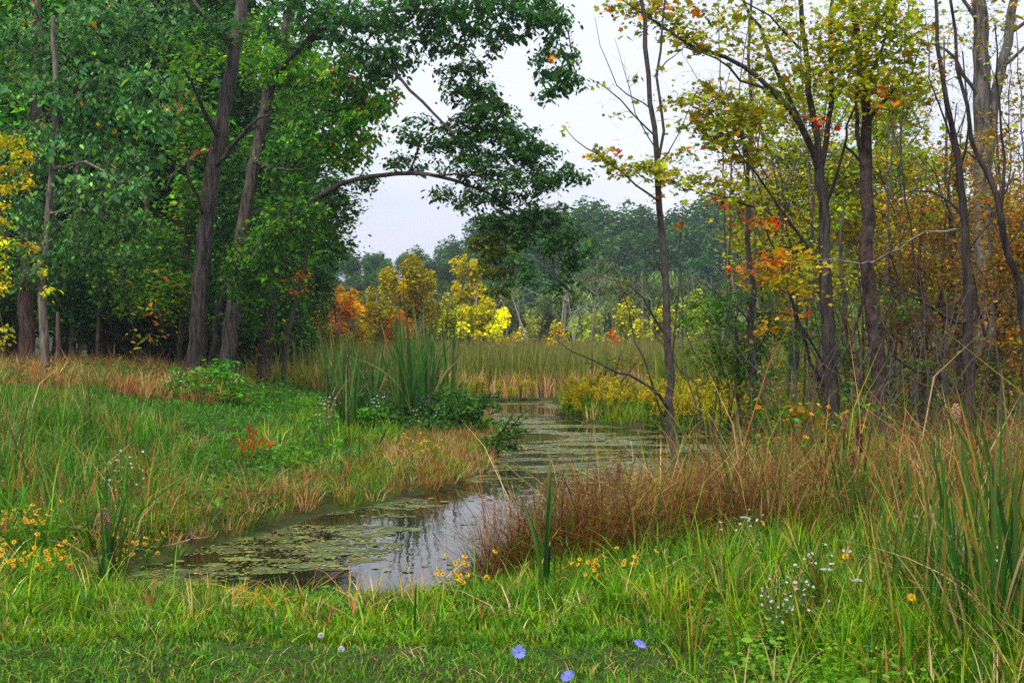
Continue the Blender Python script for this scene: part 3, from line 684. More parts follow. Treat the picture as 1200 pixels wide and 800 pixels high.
tree("oak_tree", "grey trunk leaning toward the pond, second of the twin trunks", "tree", [(263, 445, 34, 18), (274, 350, 34, 17), (291, 230, 34, 15), (315, 110, 34, 13.5), (345, 0, 34, 11), (362, -90, 34, 7)],
     [[(322, 90, 34, 7), (370, 40, 32, 5.5), (430, 20, 31, 4), (500, 12, 30, 3), (560, 10, 29.5, 1.6)], [(330, 60, 34, 6), (380, 45, 32, 5), (440, 65, 31, 4.5), (480, 105, 30, 3.6), (520, 145, 30, 3), (545, 180, 30, 2)], [(318, 100, 34, 5), (370, 100, 33, 3.5), (420, 100, 32, 2)], [(345, 0, 34, 7), (430, -40, 32, 5), (560, -30, 30, 3), (650, 10, 29.5, 2), (672, 70, 29.5, 1.2)], [(300, 190, 34, 5), (340, 200, 33, 3), (380, 190, 33, 2)]],
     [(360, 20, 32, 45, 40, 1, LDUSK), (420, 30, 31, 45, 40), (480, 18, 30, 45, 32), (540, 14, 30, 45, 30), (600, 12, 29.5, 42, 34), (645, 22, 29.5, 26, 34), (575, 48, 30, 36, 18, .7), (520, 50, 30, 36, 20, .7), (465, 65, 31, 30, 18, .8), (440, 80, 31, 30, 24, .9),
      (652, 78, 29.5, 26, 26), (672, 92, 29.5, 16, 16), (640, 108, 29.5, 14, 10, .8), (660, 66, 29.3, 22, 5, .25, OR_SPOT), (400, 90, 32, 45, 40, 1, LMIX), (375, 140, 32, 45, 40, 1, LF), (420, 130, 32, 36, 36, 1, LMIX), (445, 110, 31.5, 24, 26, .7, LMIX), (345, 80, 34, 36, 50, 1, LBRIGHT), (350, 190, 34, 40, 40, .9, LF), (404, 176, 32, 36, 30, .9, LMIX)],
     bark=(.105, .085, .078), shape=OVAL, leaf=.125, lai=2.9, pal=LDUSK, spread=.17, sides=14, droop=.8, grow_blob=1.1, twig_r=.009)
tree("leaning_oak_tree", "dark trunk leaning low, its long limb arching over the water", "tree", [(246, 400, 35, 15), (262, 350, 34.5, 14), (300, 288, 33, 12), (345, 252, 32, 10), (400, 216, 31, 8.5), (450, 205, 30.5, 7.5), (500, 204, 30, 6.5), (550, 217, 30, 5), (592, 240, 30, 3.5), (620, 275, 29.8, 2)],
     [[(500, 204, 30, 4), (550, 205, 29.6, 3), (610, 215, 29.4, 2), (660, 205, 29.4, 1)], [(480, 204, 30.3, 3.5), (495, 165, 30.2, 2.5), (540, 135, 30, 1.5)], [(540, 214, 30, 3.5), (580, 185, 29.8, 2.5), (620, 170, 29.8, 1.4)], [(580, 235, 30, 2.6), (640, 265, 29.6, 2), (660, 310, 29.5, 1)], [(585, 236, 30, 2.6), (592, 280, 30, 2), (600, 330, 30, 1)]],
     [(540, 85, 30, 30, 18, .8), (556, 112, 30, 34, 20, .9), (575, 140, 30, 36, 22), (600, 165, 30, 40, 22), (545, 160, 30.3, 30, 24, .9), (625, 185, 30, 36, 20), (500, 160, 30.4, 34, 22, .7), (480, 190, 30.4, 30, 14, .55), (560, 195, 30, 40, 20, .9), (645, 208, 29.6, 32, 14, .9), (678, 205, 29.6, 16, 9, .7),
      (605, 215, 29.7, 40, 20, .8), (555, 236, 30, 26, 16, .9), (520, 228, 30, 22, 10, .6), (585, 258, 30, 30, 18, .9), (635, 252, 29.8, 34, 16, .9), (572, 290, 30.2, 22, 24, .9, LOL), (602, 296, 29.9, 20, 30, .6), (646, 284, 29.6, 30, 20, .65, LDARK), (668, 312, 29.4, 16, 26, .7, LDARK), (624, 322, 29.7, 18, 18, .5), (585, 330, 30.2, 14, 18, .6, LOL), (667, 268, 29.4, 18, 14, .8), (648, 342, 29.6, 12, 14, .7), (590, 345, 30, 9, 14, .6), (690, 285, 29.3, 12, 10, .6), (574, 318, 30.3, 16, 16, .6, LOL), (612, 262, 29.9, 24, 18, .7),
      (588, 300, 30.6, 20, 26, .5, [(OLIVE, 3), (YG, 2)]), (430, 212, 31, 30, 10, .5), (392, 226, 32, 24, 14, .7), (300, 300, 31.5, 34, 26, 1, LF), (330, 268, 31, 30, 20, .9, LF), (362, 246, 31, 28, 16, .7, LF), (285, 330, 32, 26, 24, .8, LF)],  # olive blobs: lit part of the hanging foliage put into leaf colour
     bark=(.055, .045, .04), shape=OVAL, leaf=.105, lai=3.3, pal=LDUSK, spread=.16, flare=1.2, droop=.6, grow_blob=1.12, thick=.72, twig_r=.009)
tree("maple_tree", "dark leaning tree with green foliage falling to a point over the meadow", "tree", [(304, 440, 36, 11), (312, 380, 36, 10), (322, 300, 36, 8), (335, 200, 36, 6), (345, 120, 36, 4)],
     [[(318, 330, 36, 5), (350, 290, 35, 3.5), (385, 290, 34, 2), (410, 305, 34, 1)]],
     [(345, 235, 34, 42, 34), (385, 235, 33, 34, 26, .9), (395, 262, 33, 26, 16, .7), (318, 285, 34, 34, 34), (372, 272, 33.5, 36, 18), (400, 294, 33.5, 22, 9, .8), (300, 335, 34.5, 26, 30), (285, 372, 35, 26, 24), (285, 320, 36, 36, 40, 1, LDARK), (322, 392, 35.5, 9, 12, .7, [(OLIVE, 2), (ORG, 1), (LG, 3)])],
     bark=(.075, .06, .05), shape=OVAL, leaf=.13, lai=2.8, pal=LF, spread=.36)
tree("maple_tree", "short stout dark trunk at the wood's end beside the leaning grey trunk", "tree", [(273, 432, 36, 10), (274, 400, 36, 9), (278, 340, 36, 8), (282, 240, 36, 6)], [], [(280, 250, 37, 40, 40, .8), (268, 330, 37, 34, 34, .8), (250, 350, 38, 40, 30, .8)], bark=(.06, .05, .045), shape=OVAL, leaf=.14, lai=2.0, pal=LDARK)
tree("maple_tree", "twin of the dark leaning tree, close beside it at the wood's end", "tree", [(312, 436, 38, 9), (318, 390, 38, 8.5), (324, 330, 38, 7), (330, 260, 38, 5)], [], [(335, 300, 37, 30, 30, .8), (310, 260, 38, 40, 40, .8)], bark=(.085, .07, .06), shape=OVAL, leaf=.14, lai=2.0, pal=LF)
tree("ash_sapling", "thin leaning bare-stemmed tree alone at the wood's end, orange leaves at mid-height", "tree", [(331, 430, 36, 5.5), (338, 390, 36, 5), (350, 340, 36, 4.2), (361, 300, 36, 3.4), (372, 262, 36, 2)],
     [[(361, 300, 36, 2), (352, 280, 36, 1.4), (345, 262, 36, .8)]], [(352, 332, 35.6, 13, 13, 1, OR_SPOT), (375, 270, 36, 26, 22), (388, 290, 36, 24, 12, .7), (398, 298, 36, 16, 8, .6)], bark=(.10, .085, .075), bark_m=BARK_SMOOTH, shape=OVAL, leaf=.13, lai=1.7, pal=LF, spread=.25)

# yellow trailing vine at the photo's edge
tree("yellow_vine", "yellow-leaved vine trailing in arcs from the nearest branches", "vine", [(-60, 520, 16, 5), (-70, 330, 16, 4), (-45, 200, 16, 3.4), (-15, 158, 16, 3)],
     [[(-15, 158, 16, 2.4), (15, 150, 16, 1.8), (38, 180, 16, 1.4), (40, 205, 16, .8)], [(-30, 175, 16, 2.4), (0, 200, 16, 1.8), (20, 190, 16, 1.3), (38, 215, 16, .7)], [(-30, 270, 16, 2), (0, 285, 16, 1.6), (30, 278, 16, 1.4), (46, 305, 16, 1.1), (55, 352, 16, .7)], [(-40, 240, 16, 2), (-5, 262, 16, 1.3), (8, 300, 16, .8)], [(-30, 330, 16, 2), (-4, 350, 16, 1.2), (6, 395, 16, .6)], [(-45, 225, 16, 2), (-10, 225, 16, 1.2), (12, 262, 16, .6)]],
     [(6, 165, 16, 22, 14), (28, 182, 16, 12, 14), (10, 198, 16, 18, 8), (34, 212, 16, 7, 12), (6, 222, 16, 9, 14), (4, 255, 16, 8, 20), (14, 285, 16, 12, 8, .6), (36, 288, 16, 10, 8, .9), (47, 312, 16, 5, 14, .9), (54, 345, 16, 4, 12, .9), (4, 330, 16, 6, 22, .6), (4, 400, 16, 6, 20, .7), (-30, 190, 16, 26, 30), (-25, 300, 16, 22, 60)],
     bark=(.12, .09, .05), bark_m=BARK_SMOOTH, shape=OVAL, leaf=.052, lai=2.2, pal=[(YEL, 4), ((.42, .42, .03), 3), (YG, 2), (GOLD, .6)], spread=.07, per=14, twig_r=.004, droop=.7)

# ================================================================== TREES AND SHRUBS OF THE NEAR BANK
_YS = np.concatenate([np.arange(2.5, 30, .05), np.arange(30, 90, .25)])
def ground_at(px, py):
    """the spot of ground seen at this place of the photograph"""
    x = (px - 600) / F * _YS
    s = 400 + (EYE - ground_z(x, _YS)) / _YS * F
    i = int(np.argmax(s <= py)) if np.any(s <= py) else len(s) - 1
    return np.array([x[i], _YS[i], gz(x[i], _YS[i])])

MAP = [((.36, .36, .022), 4), ((.27, .33, .022), 4), (OLIVE, 2), ((.14, .24, .03), 1.5), (GOLD, .5), (ORG, .12)]
MAPG = [((.27, .30, .03), 4), (YG, 3), (YEL, 1)]
FIRE = [(ORG, 4), (RED, 2), (GOLD, 2), (OLIVE, 1.2)]
tree("maple_sapling", "slender straight sapling at the water's edge with few yellow leaves", "tree",
     [(792, 565, 16, 13), (787, 470, 16, 11), (779, 340, 16, 10), (773, 245, 16, 9), (766, 150, 16, 7.4), (753, 25, 16, 6), (742, -70, 16, 4)],
     [[(773, 225, 16, 4.2), (773, 150, 15.9, 4), (772, 90, 15.9, 3.6), (775, 30, 15.9, 3), (788, -40, 15.9, 2)],
      [(772, 236, 16, 3.2), (745, 215, 15.8, 2.8), (716, 192, 15.6, 2.2), (690, 176, 15.5, 1.6), (660, 148, 15.4, .8)],
      [(768, 160, 16, 2.6), (740, 130, 15.8, 2.2), (712, 106, 15.7, 1.6), (690, 92, 15.6, .8)],
      [(766, 130, 16, 2.2), (735, 112, 16, 1.8), (716, 80, 16, 1.2), (697, 20, 16, .6)],
      [(772, 180, 15.9, 2), (745, 135, 16, 1.4), (730, 80, 16, .8), (720, 45, 16, .5)],
      [(773, 82, 15.9, 2), (790, 66, 16, 1.4), (803, 52, 16, .7)],
      [(774, 190, 15.9, 2), (795, 160, 16, 1.4), (815, 110, 16, .7)],
      [(784, 480, 16, 5), (758, 448, 15.8, 4.2), (722, 433, 15.6, 3.4), (690, 418, 15.5, 2.4), (652, 398, 15.4, 1)],
      [(778, 390, 16, 3.6), (752, 348, 15.8, 2.6), (722, 326, 15.7, 1.8), (685, 315, 15.6, .8)],
      [(781, 520, 16, 3.4), (762, 450, 15.7, 2.8), (742, 395, 15.6, 2.2), (726, 330, 15.5, 1.4), (712, 255, 15.5, .7)],
      [(788, 430, 16, 3), (796, 360, 16.1, 2.6), (797, 290, 16.1, 2), (800, 240, 16.1, 1)],
      [(778, 330, 16, 2.5), (765, 300, 15.9, 1.6), (752, 280, 15.8, .8)]],
     [(700, 183, 15.5, 20, 9, .9), (726, 196, 15.7, 20, 9, .9), (757, 196, 15.8, 24, 14), (785, 205, 15.8, 22, 10), (715, 178, 15.6, 10, 5, .7, FIRE), (770, 240, 15.8, 10, 5, .6, FIRE), (702, 100, 15.6, 14, 5, .35), (720, 132, 15.7, 12, 6, .3), (750, 92, 15.9, 8, 4, .4), (776, 85, 15.9, 6, 4, .4), (665, 152, 15.4, 8, 4, .5), (797, 268, 16, 10, 5, .5, FIRE), (728, 330, 15.6, 14, 8, .2)],
     bark=(.065, .055, .05), bark_m=BARK_SMOOTH, shape=MAPLE, leaf=.070, lai=2.0, grow_blob=1.2, thick=.85, pal=MAP, spread=.10, flat=.45, per=9, twig_r=.005,
     bare=[(735, 110, 15.8, 45, 60, 26), (800, 120, 16, 35, 60, 22), (735, 330, 15.7, 40, 60, 22), (700, 420, 15.5, 45, 25, 20), (800, 400, 16, 25, 60, 16)])
tree("maple_tree", "large grey trunk splitting into three rising stems with yellow-green leaves", "tree",
     [(978, 515, 18, 25), (972, 430, 18, 22), (966, 330, 18, 18), (964, 235, 18, 16), (960, 195, 18, 15)],
     [[(960, 200, 18, 12), (940, 155, 17.8, 10), (905, 108, 17.6, 8.5), (872, 78, 17.4, 7), (830, 62, 17.2, 6), (790, 42, 17, 4.5), (745, 12, 16.9, 3), (715, -10, 16.8, 1.6)],
      [(905, 108, 17.6, 5), (870, 92, 17.3, 4), (838, 68, 17, 3), (800, 55, 16.9, 1.5)],
      [(948, 165, 17.9, 8), (920, 105, 18, 7), (900, 50, 18, 6), (880, 15, 18, 5), (856, -30, 18, 3)],
      [(960, 195, 18, 11), (952, 130, 18.1, 10), (944, 60, 18.2, 8.5), (936, -20, 18.2, 7)],
      [(963, 195, 18, 9), (972, 120, 18, 8), (975, 50, 18, 7), (978, -20, 18, 5)],
      [(967, 240, 18, 6), (980, 205, 17.8, 5), (992, 165, 17.7, 4), (998, 130, 17.6, 3), (1025, 80, 17.5, 1.5)],
      [(964, 320, 18, 6), (945, 285, 17.8, 5.5), (926, 258, 17.6, 5), (885, 205, 17.3, 3.6), (855, 165, 17.2, 2.6), (836, 120, 17.1, 1.2)],
      [(926, 258, 17.6, 4), (895, 247, 17.3, 3.4), (850, 232, 17, 2.8), (805, 219, 16.8, 2), (770, 210, 16.7, 1)],
      [(968, 460, 18, 6), (950, 425, 17.8, 5), (930, 355, 17.6, 4.2), (910, 300, 17.4, 3.4), (895, 255, 17.3, 2.4), (882, 200, 17.2, 1.2)],
      [(970, 440, 18, 4), (930, 372, 17.4, 3), (890, 368, 17.2, 2), (850, 350, 17, 1)],
      [(940, 60, 18.2, 4), (900, 20, 18, 3), (850, -10, 18, 2)]],
     [(735, 8, 17, 26, 9), (775, 22, 17, 26, 12), (805, 44, 17, 22, 10), (770, 5, 17, 30, 8, .8, [(GOLD, 2), (ORG, 1), (OLIVE, 3)]), (830, 52, 17.1, 16, 8, .8), (845, 20, 17.3, 26, 14, .6), (880, 40, 17.5, 26, 18, .5), (910, 70, 17.7, 26, 18, .5),
      (830, 112, 17.1, 24, 16), (850, 140, 17.1, 30, 20), (845, 160, 17, 28, 14), (870, 128, 17.2, 22, 16, .7), (820, 150, 17, 18, 8, .8), (795, 115, 17, 20, 8, .5), (900, 140, 17.3, 26, 16, .6), (880, 175, 17.2, 30, 14, .8),
      (815, 212, 16.8, 26, 9), (850, 218, 16.9, 24, 8, .9), (790, 190, 16.8, 20, 8, .8), (870, 232, 17, 20, 8, .7),
      (920, 20, 18, 28, 18, .6), (960, 60, 18, 30, 26, .6), (990, 30, 18, 26, 26, .7), (930, 100, 17.8, 26, 20, .6),
      (960, 140, 17.5, 14, 5, .6, FIRE), (975, 150, 17.5, 8, 4, .7, [(RED, 3), (ORG, 1)]), (890, 258, 17.1, 18, 6, .6, FIRE), (905, 265, 17.1, 11, 5, .5, FIRE), (850, 237, 16.9, 10, 4, .7, [(RED, 1)]),
      (920, 305, 17.2, 28, 14, .6, [(YEL, 4), (GOLD, 3), (ORG, 1), (YG, 2)]), (925, 325, 17.2, 26, 18, .5, [(YEL, 3), ((.4, .4, .04), 3), (YG, 2)]), (895, 300, 17.2, 16, 9, .5, FIRE), (875, 312, 17.2, 12, 7, .5, [(GOLD, 2), (ORG, 3)]), (928, 365, 17.2, 10, 5, .6, FIRE), (940, 345, 17.2, 18, 12, .5, [(YEL, 2)]), (910, 385, 17.1, 22, 10, .3, [(YEL, 2), (GOLD, 2)])],
     bark=(.07, .06, .055), shape=MAPLE, leaf=.075, lai=1.9, pal=MAP, spread=.19, flat=.5, per=8, twig_r=.005, sides=16, thick=.76, grow_blob=1.45,
     bare=[(900, 40, 18, 70, 50, 80), (850, 110, 17.4, 70, 60, 80), (890, 200, 17.5, 60, 50, 80), (890, 330, 17.5, 60, 60, 40), (940, 420, 17.6, 60, 50, 40)])
tree("cherry_tree", "rough flaking dark trunk bent in the middle, a red leaf spray at its fork", "tree",
     [(1034, 520, 17.5, 28), (1030, 450, 17.5, 24), (1021, 350, 17.5, 21), (1018, 260, 17.5, 19), (1014, 190, 17.5, 18), (1017, 135, 17.5, 14), (1008, 70, 17.5, 11), (1000, 0, 17.5, 9), (996, -60, 17.5, 7)],
     [[(1012, 195, 17.5, 9), (1004, 160, 17.4, 7), (1006, 120, 17.3, 5), (1015, 60, 17.2, 4), (1040, 10, 17.1, 3), (1060, -30, 17.1, 2)],
      [(1018, 140, 17.5, 6), (1040, 110, 17.3, 4.5), (1065, 85, 17.2, 3), (1080, 50, 17.2, 1.5)],
      [(1016, 100, 17.5, 5), (1035, 55, 17.6, 4), (1050, 0, 17.7, 3)],
      [(1005, 60, 17.5, 4.5), (1025, 20, 17.5, 3), (1030, -30, 17.5, 2)],
      [(1008, 188, 17.5, 5), (998, 178, 17.4, 4), (990, 170, 17.3, 3)],
      [(1022, 360, 17.5, 5), (1048, 400, 17.3, 4), (1040, 420, 17.2, 3.4), (1060, 440, 17, 4), (1090, 452, 16.8, 4.6), (1130, 460, 16.8, 5)],
      [(1024, 330, 17.5, 3.5), (1070, 340, 17.2, 2.6), (1120, 360, 17, 1.5)],
      [(1028, 480, 17.5, 6), (1012, 455, 17.4, 5), (1000, 425, 17.3, 3), (985, 395, 17.2, 1.5)],
      [(1020, 308, 17.4, 4.2), (1032, 302, 17.0, 3.8), (1055, 290, 16.6, 3.2), (1085, 273, 16.4, 2.6), (1122, 268, 16.4, 1.4)], [(1018, 306, 17.4, 3), (1000, 308, 17.1, 2.2), (975, 302, 16.9, 1.4), (955, 304, 16.8, .7)]],
     [(1020, 30, 17.3, 36, 26), (1050, 60, 17.2, 30, 24), (1000, 60, 17.4, 26, 24, .8), (1035, 95, 17.2, 34, 18), (1065, 110, 17.2, 20, 12, .9), (1000, 100, 17.3, 30, 20, .8), (1060, 30, 17.2, 26, 20, .9), (1030, 5, 17.4, 40, 16, .9),
      (1022, 117, 17.2, 18, 5, .8, [(RED, 2), (ORG, 3)]), (1032, 108, 17.2, 10, 4, .6, [(RED, 2), (ORG, 3)]), (985, 80, 17.5, 20, 20, .6), (1070, 150, 17.3, 20, 14, .5), (1050, 130, 17.3, 26, 10, .7)],
     bark=(.075, .052, .047), bark_m=bark_mat("flaky_bark", (7, 7, 5), 1.0, .35), shape=MAPLE, leaf=.075, lai=1.25, pal=MAP, spread=.19, flat=.5, per=8, twig_r=.005, sides=16, thick=.78, grow_blob=1.6, pale=(8, 9),
     bare=[(1030, 330, 17.3, 50, 60, 50), (1050, 420, 17, 60, 40, 50), (1000, 420, 17.3, 50, 50, 40), (1060, 60, 17.4, 40, 60, 26)])
tree("cherry_tree", "slim dark crooked trunk among the rusty leaves, a low bough reaching sideways", "tree",
     [(1138, 520, 16.8, 18), (1135, 440, 16.8, 16), (1134, 370, 16.8, 13), (1130, 260, 16.8, 11), (1122, 190, 16.8, 9), (1110, 120, 16.8, 7), (1098, 55, 16.8, 5.4), (1094, -30, 16.8, 4)],
     [[(1133, 375, 16.8, 6), (1118, 378, 16.6, 5), (1095, 362, 16.5, 4.2), (1060, 340, 16.4, 3), (1030, 318, 16.4, 1.6)],
      [(1134, 465, 16.8, 8), (1110, 445, 16.6, 6.5), (1080, 436, 16.5, 5), (1050, 420, 16.4, 3.4), (1035, 385, 16.4, 2)],
      [(1135, 380, 16.8, 5), (1142, 350, 16.7, 4), (1140, 320, 16.6, 2.6)], [(1110, 440, 16.6, 4), (1090, 470, 16.4, 3), (1085, 490, 16.3, 2)],
      [(1122, 190, 16.8, 4), (1112, 150, 16.7, 3), (1090, 90, 16.6, 2), (1084, 20, 16.6, 1)], [(1124, 200, 16.8, 3.6), (1135, 150, 16.8, 3), (1128, 60, 16.8, 2)],
      [(1131, 270, 16.8, 4), (1110, 235, 16.7, 3), (1070, 222, 16.6, 2), (1040, 240, 16.6, 1)], [(1130, 300, 16.8, 3), (1160, 260, 16.6, 2.4), (1190, 200, 16.5, 1.4)]],
     [(1110, 90, 16.7, 30, 30, .25, [(OLIVE, 3), (RUST, 2)]), (1090, 60, 16.7, 26, 40, .2, [(OLIVE, 3), (GOLD, 1)]), (1050, 350, 16.5, 26, 14, .4, [(LG, 2), (MG, 2)]), (1060, 365, 16.5, 22, 24, .5, [(LG, 2), (MG, 3)])],
     bark=(.055, .046, .042), thick=.85, shape=OVAL, leaf=.07, lai=1.0, pal=[(RUST, 2), (OLIVE, 2)], spread=.15, per=9, twig_r=.005,
     bare=[(1100, 100, 16.7, 50, 100, 90), (1120, 240, 16.7, 70, 60, 60), (1090, 400, 16.5, 70, 60, 70), (1150, 440, 16.5, 50, 50, 40)])
tree("cherry_tree", "thin dark trunk curving outward at the picture's edge among rusty leaves", "tree",
     [(1212, 520, 16, 15), (1198, 370, 16, 11), (1182, 300, 16, 10), (1172, 255, 16, 9), (1158, 205, 16, 7), (1142, 165, 16, 6), (1124, 80, 16, 5), (1114, 0, 16, 4), (1110, -50, 16, 3)],
     [[(1172, 255, 16, 5), (1174, 190, 15.9, 4), (1170, 120, 15.9, 3), (1166, 30, 15.9, 2)], [(1150, 190, 16, 3), (1130, 175, 16, 2), (1100, 160, 16, 1)], [(1180, 290, 16, 3), (1205, 240, 15.9, 2), (1220, 180, 15.9, 1)]],
     [(1150, 40, 15.9, 40, 40, .15, [(OLIVE, 3), (GOLD, 1)])], bark=(.055, .046, .042), thick=.85, shape=OVAL, leaf=.075, lai=1.0, pal=MAP, spread=.15, per=9, twig_r=.005,
     bare=[(1150, 90, 16, 60, 100, 90), (1180, 330, 15.8, 50, 60, 40)])
tree("ash_tree", "pair of thick pale grey trunks joined low, rising behind the rusty thicket", "tree",
     [(1152, 480, 26, 30), (1152, 300, 26, 26), (1151, 180, 26, 23), (1150, 60, 26, 20), (1147, -60, 26, 16)],
     [[(1152, 330, 26, 10), (1153, 260, 26, 13), (1158, 190, 26, 14), (1168, 110, 26, 14), (1180, 50, 26, 13), (1192, -40, 26, 10)], [(1150, 120, 26, 6), (1110, 60, 25.6, 4), (1075, 50, 25.4, 2)], [(1182, 40, 26, 6), (1210, 20, 25.8, 4)], [(1170, 80, 26, 6), (1195, 60, 25.7, 4), (1230, 30, 25.6, 2)], [(1148, 30, 26, 6), (1120, -20, 25.8, 4)]],
     [(1165, 20, 26, 50, 50, .25), (1100, 30, 25.6, 40, 30, .3), (1190, 90, 25.6, 40, 40, .3), (1190, 160, 25.6, 40, 40, .4, [(OLIVE, 3), (RUST, 1)])], bark=(.15, .135, .125), thick=.9, shape=OVAL, leaf=.10, lai=1.2, pal=[(OLIVE, 3), (YG, 2), (GOLD, 1)], spread=.3, per=12,
     bare=[(1130, 60, 26, 80, 70, 150), (1190, 120, 26, 40, 90, 100), (1090, 140, 25.8, 50, 70, 70)])
tree("ash_sapling", "very thin straight stem rising between the yellow leaves", "tree", [(884, 520, 18.5, 9), (881, 400, 18.5, 7.5), (878, 280, 18.5, 6), (877, 160, 18.5, 4.6), (879, 40, 18.5, 3.4), (880, -40, 18.5, 2.5)],
     [[(879, 230, 18.5, 2.4), (870, 170, 18.4, 1.8), (860, 110, 18.4, 1)], [(878, 200, 18.5, 2), (890, 150, 18.5, 1.5), (896, 90, 18.5, .8)], [(881, 380, 18.5, 2.4), (850, 350, 18.3, 1.6), (820, 330, 18.2, .8)]],
     [(845, 360, 18.3, 26, 16, .8, [(LG, 3), (MG, 3)])], bark=(.085, .075, .065), bark_m=BARK_SMOOTH, shape=OVAL, leaf=.08, lai=1, pal=MAPG, spread=.15, per=8, twig_r=.005, bare=[(878, 140, 18.5, 26, 80, 30), (870, 380, 18.4, 40, 60, 30)])
tree("alder_shrub", "bright green fine-leaved shrub at the base of the thin straight stem", "shrub", [(868, 500, 19, 6), (866, 440, 19, 5), (862, 370, 19, 3)],
     [[(867, 470, 19, 3), (840, 420, 18.8, 2), (825, 370, 18.7, 1)], [(867, 450, 19, 3), (895, 400, 18.8, 2), (905, 360, 18.7, 1)]],
     [(845, 352, 18.8, 36, 14, .8), (885, 345, 18.8, 34, 12, .7), (825, 378, 18.7, 32, 12, .8), (868, 380, 18.7, 40, 14, .9), (912, 372, 18.8, 30, 14, .7), (840, 405, 18.7, 40, 13, .9), (885, 410, 18.7, 36, 14, .9), (920, 402, 18.8, 26, 14, .7), (818, 425, 18.7, 24, 10, .6), (858, 432, 18.6, 44, 14, .9), (905, 435, 18.6, 34, 14, .8), (860, 458, 18.5, 44, 14, .7, [(LG, 2), (OLIVE, 3), (GOLD, 1)])],
     bark=(.10, .085, .06), bark_m=BARK_SMOOTH, shape=SLIM, leaf=.10, lai=1.9, pal=[((.10, .24, .025), 4), (MG, 4), (YG, 1.5), (DG, 2)], spread=.2, per=16, twig_r=.005)
# yellow-green wall of leaves behind the trunks
BACKY = [((.30, .32, .03), 4), (YG, 4), (YEL, 2), (LG, 2)]
for i, (px, by, Y, bl, lab) in enumerate([
    (930, 470, 30, [(900, 130, 30, 40, 36, .5), (950, 120, 30, 44, 36, .5), (930, 190, 30, 46, 40), (905, 230, 29.6, 46, 34), (960, 240, 29.6, 46, 34), (925, 275, 29.4, 50, 30), (985, 200, 30, 40, 40), (890, 270, 29.6, 36, 30, .9), (940, 320, 29.5, 50, 34, .9), (900, 320, 29.6, 36, 30, .7, [(OLIVE, 2), (GOLD, 2), (ORG, 1)]), (950, 375, 29.6, 50, 30, .6, [(OLIVE, 3), (LG, 2)])], "yellow-green tree filling the gap behind the three-stemmed trunk"),
    (1045, 470, 31, [(1010, 120, 31, 40, 36, .5), (1060, 110, 31, 34, 34, .45), (1040, 150, 31, 34, 40), (1010, 210, 30.6, 40, 40), (1060, 200, 30.6, 40, 36), (1045, 245, 30.4, 46, 30, 1, [(YEL, 2), (GOLD, 3), (YG, 4)]), (1000, 265, 30.4, 40, 30, 1, [(YEL, 3), (GOLD, 2), (YG, 3)]), (1075, 250, 30.6, 34, 30, .8), (1030, 300, 30.4, 50, 34, .9, [(OLIVE, 3), (GOLD, 2), (YG, 3)]), (1060, 330, 30.5, 50, 30, .8, [(OLIVE, 3), (GOLD, 1), (YG, 2)]), (1000, 340, 30.5, 40, 34, .7)], "yellow and gold tree behind the flaking dark trunk"),
    (1120, 470, 33, [(1100, 200, 33, 40, 34, .6), (1150, 190, 33, 40, 34, .5), (1110, 260, 33, 40, 36), (1160, 270, 33, 50, 36, .9), (1130, 320, 32.6, 50, 34), (1190, 310, 32.6, 50, 40, .9), (1090, 350, 32.6, 50, 34), (1160, 370, 32.6, 60, 34, .9), (1190, 230, 33, 40, 30, .6)], "olive-gold tree in the thicket's depth under the pale twin trunks")]):
    tree("autumn_maple_tree", lab, "tree", [(px, by, Y, 12), (px + 3, 330, Y, 9), (px - 2, 200, Y, 5)], [[(px, 320, Y, 4), (px - 30, 260, Y, 3), (px - 40, 220, Y, 1.5)], [(px, 300, Y, 4), (px + 30, 240, Y, 3), (px + 36, 200, Y, 1.5)]], bl,
         bark=(.10, .085, .07), shape=MAPLE_FAR, leaf=.11, lai=3.3, pal=BACKY if i < 2 else [(OLIVE, 4), (RUST, 2), (GOLD, 2), (YG, 2)], spread=.32, per=16, droop=.5)
# thin stems crowding the thicket
for i in range(26):
    px = rng.uniform(850, 1230); Y = rng.uniform(18.5, 27); by = 400 + (EYE - .3) / Y * F; top = rng.uniform(-60, 190); w = rng.uniform(2.2, 5.5) * 18 / Y; ln = rng.normal(0, 28)
    mid = (px + ln * .5 + rng.normal(0, 9), (by + top) / 2)
    lim = []
    for q in range(4):
        t = rng.uniform(.3, .85); bx, by_ = px + ln * t, by + (top - by) * t; sd = rng.choice([-1, 1]) * rng.uniform(20, 55)
        lim.append([(bx, by_, Y, w * .5), (bx + sd * .5, by_ - rng.uniform(15, 45), Y + rng.normal(0, .2), w * .32), (bx + sd, by_ - rng.uniform(50, 100), Y + rng.normal(0, .3), w * .15)])
    tree("thin_sapling", "thin bare-stemmed sapling crowding the thicket behind the dark trunks", "tree", [(px, by, Y, w), (mid[0], mid[1], Y, w * .8), (px + ln, top, Y, w * .35)], lim,
         [(px + ln * t_ + rng.normal(0, 16), by + (top - by) * t_, Y, rng.uniform(16, 34), rng.uniform(12, 26), .35) for t_ in (.4, .55, .7, .85)] if i % 3 else [], group="thin saplings in the thicket", bark=tuple(np.array((.075, .065, .06)) * rng.uniform(.7, 1.4)), bark_m=BARK_SMOOTH,
         shape=OVAL, leaf=.07, lai=1.3, pal=[MAPG, [((.30, .14, .035), 3), (OLIVE, 3), (GOLD, 1)], MAP][i % 3] if px < 1060 else [((.26, .11, .035), 4), (OLIVE, 3), ((.4, .25, .04), 1.5), (YG, 1)], spread=.2, per=9, twig_r=.004, sides=7, bare=[(px + ln * .7, by + (top - by) * .7, Y, 36, 80, 34)])
